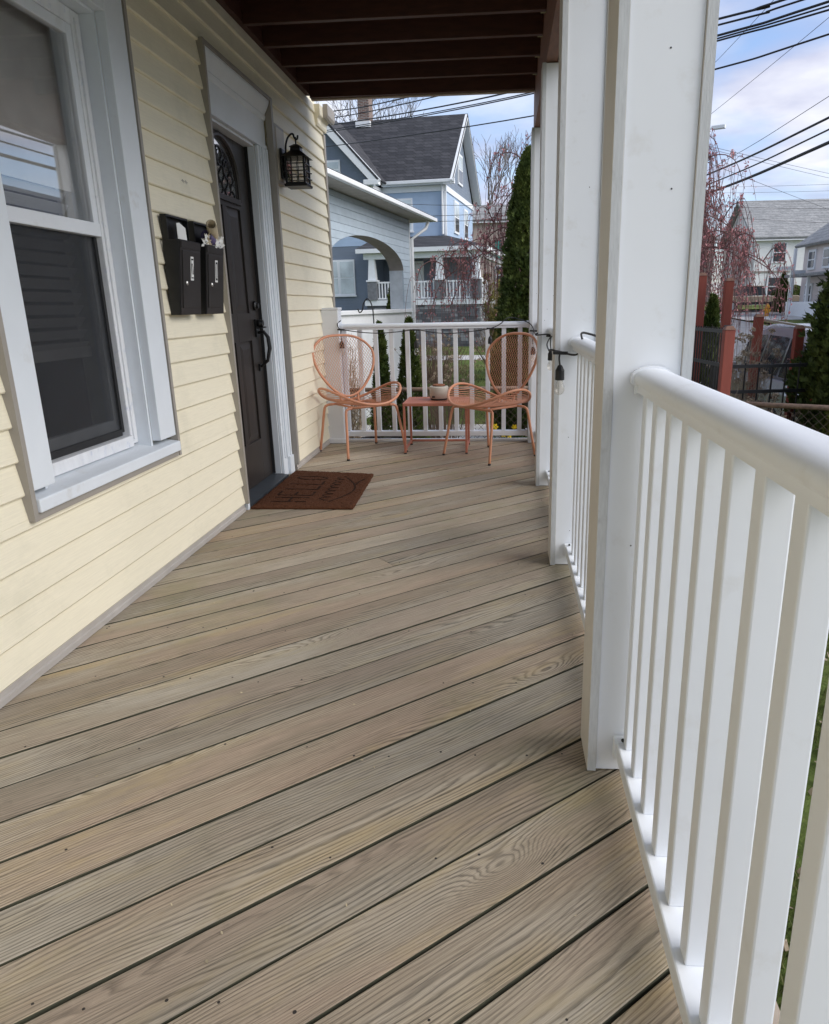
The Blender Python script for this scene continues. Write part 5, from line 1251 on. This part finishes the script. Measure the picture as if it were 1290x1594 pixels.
# ------------------------------------------------------------------ other houses
def simple_house(name, label, x0, x1, y0, y1, z0, ze, zr, mat, roofm, ridge='x', over=.5, wins=(), group='houses along the street'):
    r = thing(name, label, 'house', ((x0+x1)/2, (y0+y1)/2, z0), group)
    MB().box(x0, x1, y0, y1, z0-.6, ze).build('wall', mat, r)
    rb = MB()
    if ridge == 'x':
        ym = (y0+y1)/2
        slab_pts(rb, [(x0-over, y0-over, ze), (x1+over, y0-over, ze), (x1+over, ym, zr), (x0-over, ym, zr)], .15); slab_pts(rb, [(x1+over, y1+over, ze), (x0-over, y1+over, ze), (x0-over, ym, zr), (x1+over, ym, zr)], .15)
        for x in (x0, x1-.2): MB().add([(x, y0, ze), (x, y1, ze), (x, ym, zr-.2), (x+.2, y0, ze), (x+.2, y1, ze), (x+.2, ym, zr-.2)], [(0,1,2),(5,4,3),(0,3,4,1),(1,4,5,2),(2,5,3,0)]).build('gable', mat, r)
    else:
        xm = (x0+x1)/2
        slab_pts(rb, [(x0-over, y1+over, ze), (x0-over, y0-over, ze), (xm, y0-over, zr), (xm, y1+over, zr)], .15); slab_pts(rb, [(x1+over, y0-over, ze), (x1+over, y1+over, ze), (xm, y1+over, zr), (xm, y0-over, zr)], .15)
        for y in (y0, y1-.2): MB().add([(x0, y, ze), (x1, y, ze), (xm, y, zr-.2), (x0, y+.2, ze), (x1, y+.2, ze), (xm, y+.2, zr-.2)], [(0,1,2),(5,4,3),(0,3,4,1),(1,4,5,2),(2,5,3,0)]).build('gable', mat, r)
        for s in (x0-over+.05, x1+over-.05): MB().beam((s, y0-over-.02, ze-.05), (xm, y0-over-.02, zr-.05), .12, .3).build('rake_board', m_trim, r)
    rb.build('roof', roofm, r)
    MB().box(x0-over+.02, x1+over-.02, y0-over+.02, y0-.001, ze-.22, ze-.155).build('soffit', m_trim, r)
    for (face, a, b, za, zb) in wins:
        if face == 'y': f = MB().box(a, b, y0-.08, y0-.002, za, zb).build('window', m_trim, r); MB().box(a+.13, b-.13, y0-.10, y0-.081, (za+zb)/2+.04, zb-.13).build('upper_pane', m_winD, f); MB().box(a+.13, b-.13, y0-.10, y0-.081, za+.13, (za+zb)/2-.04).build('lower_pane', m_winD, f)
        else: f = MB().box(x0-.08, x0-.002, a, b, za, zb).build('window', m_trim, r); MB().box(x0-.10, x0-.081, a+.13, b-.13, (za+zb)/2+.04, zb-.13).build('upper_pane', m_winD, f); MB().box(x0-.10, x0-.081, a+.13, b-.13, za+.13, (za+zb)/2-.04).build('lower_pane', m_winD, f)
    return r
wh = simple_house('white_house', 'white two storey house with weathered grey roof behind the hydrant', 18.75, 30.5, 58, 66, .9, 5.55, 8.6, m_whites, m_shing2, 'x', .45, [('y', 19.95, 21.05, 3.75, 5.25), ('y', 19.8, 20.9, 1.35, 2.85), ('x', 60, 61.2, 3.6, 5.2)])
MB().box(18.7, 22.6, 57.93, 57.998, 3.1, 3.22).build('belt_board', m_channel, wh)
simple_house('grey_house', 'small grey house between the weeping cherry and the white house', 11.5, 17.9, 66, 73, 1.2, 6.2, 8.4, m_tans, m_shing2, 'y', .4, [('y', 13.2, 14.3, 3.4, 4.9), ('y', 15.6, 16.7, 3.4, 4.9)])
pk = simple_house('pink_house', 'pale pink two storey house at the street corner with white porch wall', 17.7, 26, 34, 46, .2, 4.15, 7.4, m_pinks, m_shing2, 'y', .45, [('x', 44.2, 45.2, 2.75, 3.85), ('x', 42.2, 43.2, 2.75, 3.85), ('x', 40.2, 41.2, 2.75, 3.85), ('x', 44.2, 45.2, .75, 2.0), ('x', 42.2, 43.2, .75, 2.0)])
MB().box(16.7, 17.68, 44.9, 45.4, .0, 1.0).build('porch_wall', m_trim, pk); MB().box(16.7, 16.85, 40.0, 44.89, .0, 1.0).build('porch_wall', m_trim, pk); MB().box(16.72, 16.87, 42.6, 42.75, 1.001, 2.35).build('porch_post', m_trim, pk); MB().box(16.4, 17.68, 36, 45.2, 2.351, 2.5).build('porch_roof', m_shing2, pk)
MB().box(17.1, 17.25, 45.9, 46.05, .1, 4.0).build('downspout', m_trim, pk)
simple_house('tan_house', 'tan three storey house with open porches behind the weeping cherry', -2.3, 2.6, 57, 63, -.5, 7.2, 8.6, m_tans, m_shing2, 'x', .4, [('y', 1.2, 2.2, 5.0, 6.4), ('y', -.6, .4, 2.6, 4.0)])
tp_ = simple_house('street_house', 'cream house across the street mirrored in the porch window', 19, 28, 20, 31, .0, 5.4, 8.8, m_whites, m_shing2, 'y', .5, [('x', 22, 23, 3.3, 4.8), ('x', 27, 28, 3.3, 4.8), ('x', 22, 23, .6, 2.1), ('x', 27, 28, .6, 2.1)])
MB().box(21, 22, 25, 26, 6.2, 9.9).build('chimney', m_chim, tp_)
bn = thing('porch_banner', 'teal banner hanging on the tan house porch', 'banner', (-.35, 56.7, 4.6)); MB().box(-.62, -.08, 56.72, 56.76, 4.5, 5.7).build('cloth', m_teal, bn); MB().tube([(-.7, 56.74, 5.72), (0, 56.74, 5.72)], .03, 6).build('rod', m_iron, bn)

# ------------------------------------------------------------------ street things
def suv():
    X, Y, Z = 3.72, 9.35, -.95; L_, Wd = 4.5, 1.80
    r = thing('parked_suv', 'silver parked car with dark windows beyond the iron fence', 'car', (X+Wd/2, Y+L_/2, Z))
    # y=0 rear, y=L front ; sections loft: (y, half width low, z_low, z_belt, roof z, half width roof)
    def P(y, x, z): return (X+Wd/2+x, Y+y, Z+z)
    low = [(0.0, .72, .45, .92), (.06, .84, .36, 1.0), (.5, .90, .26, 1.03), (1.6, .90, .24, 1.03), (2.9, .90, .24, 1.02), (3.3, .89, .26, 1.0), (4.1, .84, .30, .92), (4.4, .74, .36, .82), (4.5, .60, .45, .68)]
    b = MB(); n = 8
    for (y, hw, z0, z1) in low:
        for x, z in ((-hw*.9, z0), (-hw, z0+.14), (-hw, z1-.16), (-hw*.955, z1), (hw*.955, z1), (hw, z1-.16), (hw, z0+.14), (hw*.9, z0)): b.v.append(P(y, x, z))
    for i in range(len(low)-1):
        for k_ in range(n): b.f.append((i*n+k_, i*n+(k_+1) % n, (i+1)*n+(k_+1) % n, (i+1)*n+k_))
    b.f.append(tuple(range(n))[::-1]); b.f.append(tuple((len(low)-1)*n+k_ for k_ in range(n))); b.build('body', m_silver, r, smooth=False, bevel=.02)
    gh = [(.10, .80, 1.00, .76, 1.10), (.30, .80, 1.01, .70, 1.52), (.55, .82, 1.02, .66, 1.68), (1.1, .83, 1.02, .65, 1.745), (2.0, .83, 1.02, .65, 1.75), (2.6, .83, 1.02, .66, 1.66), (2.95, .83, 1.01, .70, 1.42), (3.35, .82, .99, .80, 1.02)]
    g = MB(); n = 6
    for (y, hb, zb, ht, zt) in gh:
        for x, z in ((-hb, zb-.03), (-ht, zt-.07), (-ht*.88, zt), (ht*.88, zt), (ht, zt-.07), (hb, zb-.03)): g.v.append(P(y, x, z))
    for i in range(len(gh)-1):
        for k_ in range(n): g.f.append((i*n+k_, i*n+(k_+1) % n, (i+1)*n+(k_+1) % n, (i+1)*n+k_))
    g.f.append(tuple(range(n))[::-1]); g.f.append(tuple((len(gh)-1)*n+k_ for k_ in range(n))); g.build('roof', m_silver, r, smooth=True)
    def side_pt(y, f):   # point on the left glasshouse side at height fraction f
        for q, s in zip(gh[:-1], gh[1:]):
            if q[0] <= y <= s[0]:
                t = (y-q[0])/(s[0]-q[0]); hb, zb, ht, zt = [lerp(q[k_], s[k_], t) for k_ in range(1, 5)]; zt -= .07
                return lerp(hb, ht, f), lerp(zb-.03, zt, f)
    for sd in (-1, 1):
        for a, b2 in ((.42, .98), (1.06, 1.82), (1.90, 2.72)):
            m_ = MB(); cols = 6
            for i in range(cols+1):
                y = lerp(a, b2, i/cols)
                for f in (.12, .88): x, z = side_pt(y, f); m_.v.append(P(y, sd*(x+.008), z))
            for i in range(cols): m_.f.append((i*2, i*2+2, i*2+3, i*2+1))
            m_.build('side_window', m_carglass, r, fix=False)
        mr = MB(); mr.obox(P(2.62, sd*.98, 1.10), (.09, 0, 0), (0, .05, 0), (0, 0, .065)); mr.build('mirror', m_silver, r, bevel=.02)
        MB().beam(P(.5, sd*.60, 1.735), P(2.3, sd*.60, 1.80), .03, .03).build('roof_rail', m_chrome, r)
        for y in (.85, 3.62):
            wl = MB().lathe([(.20, -.11), (.335, -.10), (.345, -.06), (.345, .06), (.335, .10), (.20, .11)], (0,0,0), 24); wl.v = [P(y, sd*.80+z, .345+x) if 0 else (X+Wd/2+sd*.80+z, Y+y+x, Z+.345+yy) for x, yy, z in wl.v]; t_ = wl.build('wheel', m_tyre, r)
            rm_ = MB().lathe([(.19, -.113), (.19, .113)], (0,0,0), 18); rm_.v = [(X+Wd/2+sd*.80+z, Y+y+x, Z+.345+yy) for x, yy, z in rm_.v]; rm_.build('rim', m_chrome, t_)
        MB().obox(P(4.36, sd*.60, .74), (.14, 0, 0), (0, .05, 0), (0, 0, .06)).build('headlight', m_winL, r); MB().obox(P(.05, sd*.70, .86), (.09, 0, 0), (0, .05, 0), (0, 0, .12)).build('tail_light', M('red_lens', (.35, .02, .02), .2), r)
    rw = MB()
    for (y, z) in ((.135, 1.14), (.27, 1.47)):
        for s in (-1, 1): rw.v.append(P(y-.02, s*(.66 if z > 1.3 else .70), z))
    rw.f.append((0, 1, 3, 2)); rw.build('rear_window', m_carglass, r, fix=False)
    ws = MB()
    for (y, z) in ((3.20, 1.14), (2.72, 1.57)):
        for s in (-1, 1): ws.v.append(P(y+.03, s*(.58 if z > 1.3 else .70), z))
    ws.f.append((0, 1, 3, 2)); ws.build('windscreen', m_carglass, r, fix=False)
suv()
def pickup():
    X, Y = 13.9, 50.5; Z = gz(16, 50)-.09
    r = thing('parked_pickup', 'long tan pickup truck parked in front of the white house', 'truck', (17.3, Y, Z))
    b = MB(); b.prism([(X, Z+.45), (X+.1, Z+.95), (X+1.2, Z+1.02), (X+1.25, Z+.98), (X+5.1, Z+1.0), (X+5.3, Z+.9), (X+5.3, Z+.45)], Y-.9, Y+.9); b.build('body', m_tanpaint, r, bevel=.05)
    c = MB(); c.add([(X+1.1, Y-.85, Z+1.02), (X+3.1, Y-.85, Z+1.02), (X+3.1, Y+.85, Z+1.02), (X+1.1, Y+.85, Z+1.02), (X+1.65, Y-.7, Z+1.58), (X+2.95, Y-.7, Z+1.58), (X+2.95, Y+.7, Z+1.58), (X+1.65, Y+.7, Z+1.58)], [(3,2,1,0),(4,5,6,7),(0,1,5,4),(1,2,6,5),(2,3,7,6),(3,0,4,7)]); c.build('cab', m_carglass, r)
    MB().box(X+1.66, X+2.94, Y-.72, Y+.72, Z+1.581, Z+1.64).build('cab_roof', m_tanpaint, r, bevel=.02)
    MB().box(X+.02, X+5.28, Y-.93, Y-.901, Z+.45, Z+.62).build('side_trim', m_tyre, r)
    for x in (X+.95, X+4.3):
        for s in (-1, 1): wl = MB().lathe([(.37, -.12), (.37, .12)], (0,0,0), 20); wl.v = [(x+a, Y+s*.85+c_, Z+.37+b_) for a, b_, c_ in wl.v]; t_ = wl.build('wheel', m_tyre, r); wl = MB().lathe([(.22, -.125), (.22, .125)], (0,0,0), 16); wl.v = [(x+a, Y+s*.85+c_, Z+.37+b_) for a, b_, c_ in wl.v]; wl.build('rim', m_chrome, t_)
    MB().box(X+5.301, X+5.42, Y-.8, Y+.8, Z+.5, Z+.7).build('bumper', m_chrome, r)
pickup()
HX, HY = 15.4, 44.6; HZ = gz(HX, 43.5)-.03
hy = thing('fire_hydrant', 'orange fire hydrant on the far street corner', 'hydrant', (HX, HY, HZ))
MB().lathe([(.17, 0), (.17, .05), (.12, .07), (.12, .52), (.16, .54), (.16, .58)], (HX, HY, HZ-.08), 14).build('barrel', m_hydr, hy, smooth=False)
MB().lathe([(.15, .581), (.13, .68), (.07, .75), (.05, .76), (.05, .82)], (HX, HY, HZ-.08), 14).build('bonnet', m_hydr, hy)
for s in (-1, 1):
    nz = MB().lathe([(.06, 0), (.06, .06), (.075, .06), (.075, .09)], (0,0,0), 10); nz.v = [(HX+s*(.10+z), HY+x, HZ+.34+y) for x, y, z in nz.v]; nz.build('side_nozzle', m_hydr, hy)
nz = MB().lathe([(.09, 0), (.09, .12), (.105, .12), (.105, .17)], (0,0,0), 10); nz.v = [(HX+x, HY-.10-z, HZ+.30+y) for x, y, z in nz.v]; nz.build('front_nozzle', m_hydr, hy)
sg = thing('street_sign', 'thin grey signpost with two street name blades near the hydrant', 'sign', (16.15, 43.6, gz(16, 43.6)))
MB().tube([(16.15, 43.6, gz(16, 43.6)-.1), (16.15, 43.6, 2.95)], .035, 8).build('pole', m_galv and m_chrome, sg); MB().box(15.3, 16.1, 43.58, 43.61, 2.72, 2.92).build('name_blade', m_edge, sg); MB().box(16.2, 16.95, 43.58, 43.61, 2.5, 2.7).build('name_blade', m_edge, sg)
random.seed(91)
hb_ = thing('round_hedge', 'round dark green hedge beside the white house', 'hedge', (20.6, 55.2, 1.0))
hm = MB()
for i in range(5200):
    v = rnd_unit(); lump = 1+.12*mnoise.noise(v*3); c = V(20.6, 55.2, 1.35)+V(v.x*1.25, v.y*.9, v.z*.72)*lump*random.uniform(.86, 1); a = rnd_unit()*.075; hm.quad(c, a, a.cross(rnd_unit()).normalized()*.05)
hm.build('foliage', m_arb, hb_, fix=False); MB().tube([(20.6, 55.2, .7), (20.6, 55.2, 1.4)], .08, 7).build('stem', m_bark, hb_)
conifer('arborvitae', 'pointed evergreen beside the pale pink house', (17.0, 46.9, .35), 2.3, .60, 3000, .13, m_arb, group='evergreen trees')

# utility pole, street lamp head and overhead cables
up_t = thing('utility_pole', 'weathered utility pole with crossarm behind the white porch post', 'pole', (6.9, 27.9, -.6))
MB().tube([(6.9, 27.9, -.8), (6.9, 27.9, 9.2)], [.16, .12], 10).build('shaft', m_polew, up_t, smooth=True); MB().beam((6.3, 27.9, 8.6), (6.98, 27.9, 8.6), .10, .12).build('crossarm', m_polew, up_t)
MB().beam((6.9, 27.85, 6.75), (7.15, 27.6, 6.83), .05, .05).build('lamp_arm', m_chrome, up_t); MB().obox((7.28, 27.5, 6.80), (.20, -.10, 0), (.04, .08, 0), (0, 0, .06)).build('lamp_head', m_trim, up_t, bevel=.02)
def cable(pts, r, label, ext=(0, 0), n=8, group='overhead street cables'):
    P = [Vector(p) for p in pts]
    if ext[0]: P = [P[0]+(P[0]-P[1]).normalized()*ext[0]+V(0,0,ext[0]*.02)]+P
    if ext[1]: P = P+[P[-1]+(P[-1]-P[-2]).normalized()*ext[1]+V(0,0,ext[1]*.015)]
    o = MB().tube(spline(P, n), r*.82, 6).build('overhead_cable', m_cable, smooth=True); return tag(o, label, 'cable', group)
A = [[(-7.42,33.63,9.20),(-3.84,28.36,8.23),(4.10,16.06,6.32),(4.85,14.78,6.15)], [(-7.34,33.48,8.91),(-2.78,26.77,7.80),(4.11,16.06,6.22),(5.06,14.43,6.02)],
     [(-7.25,33.33,8.63),(-0.46,23.29,6.94),(4.12,16.08,6.05),(5.32,14.00,5.83)], [(-7.72,34.00,8.56),(0.16,22.34,6.68),(4.12,16.08,6.00),(5.33,14.00,5.77)],
     [(-7.73,34.00,8.49),(0.16,22.34,6.64),(4.12,16.08,5.96),(5.33,14.00,5.71)], [(-7.77,34.00,7.92),(0.86,21.30,5.97),(4.13,16.13,5.49),(5.38,14.00,5.36)]]
for a, r_, lb in zip(A, (.026, .022, .026, .018, .020, .020), ('highest', 'second highest', 'third highest', 'upper one of the close pair of', 'lower one of the close pair of', 'lowest')): cable(a, r_, lb+' cable%s slanting over the street and dark roof' % ('s' if 'pair' in lb else ''), (14, 10))
for ((p, q), r_, lb) in zip([[(6.5,25.13,5.00),(6.5,16.44,4.63)], [(6.5,25.04,4.69),(6.5,16.37,4.40)], [(6.5,25.26,4.44),(6.5,16.30,4.15)], [(6.5,24.53,5.12),(6.5,16.56,5.04)]], (.030, .022, .042, .008), ('upper thick', 'middle', 'thickest and lowest', 'thin topmost')):
    cable([p, q], r_, lb+' black cable strung along the street beside the utility pole', (22, 14), group='cables along the street')
TW = [[(10.30,40.00,10.06),(11.46,30.00,10.69)], [(10.27,40.00,12.28),(9.50,30.00,11.31)], [(10.24,40.00,8.52),(22.18,55.00,9.35)], [(10.25,40.00,8.40),(22.21,55.00,9.07)], [(8.99,35.00,6.93),(22.46,55.00,7.06)],
               [(17.26,60.00,9.37),(24.29,60.00,9.35)], [(17.30,60.00,8.96),(24.34,60.00,8.90)], [(17.83,60.00,8.32),(24.43,60.00,8.23)], [(16.81,55.00,7.34),(22.46,55.00,7.11)], [(17.54,55.00,6.57),(22.57,55.00,6.19)],
               [(-4.86,30.00,5.06),(-1.33,33.00,5.24)], [(-4.32,28.00,4.31),(0.41,30.00,4.57)], [(-3.02,28.00,4.13),(0.42,30.00,4.34)]]
TL = ['steep thin wire climbing across the open sky', 'steepest thin wire crossing the close pair of cables', 'upper thin wire falling towards the white house roof', 'lower thin wire falling towards the white house roof', 'thin wire sloping down to the white house ridge',
      'highest level wire above the white house ridge', 'second level wire above the white house ridge', 'level wire touching the white house ridge', 'upper wire crossing the grey roof of the white house', 'lower wire crossing the grey roof of the white house',
      'thin wire across the light blue upper wall', 'upper of two wires over the blue house porch', 'lower of two wires over the blue house porch']
for (p, q), lb in zip(TW, TL): cable([p, q], .012, lb, (8, 8), group='thin far wires')
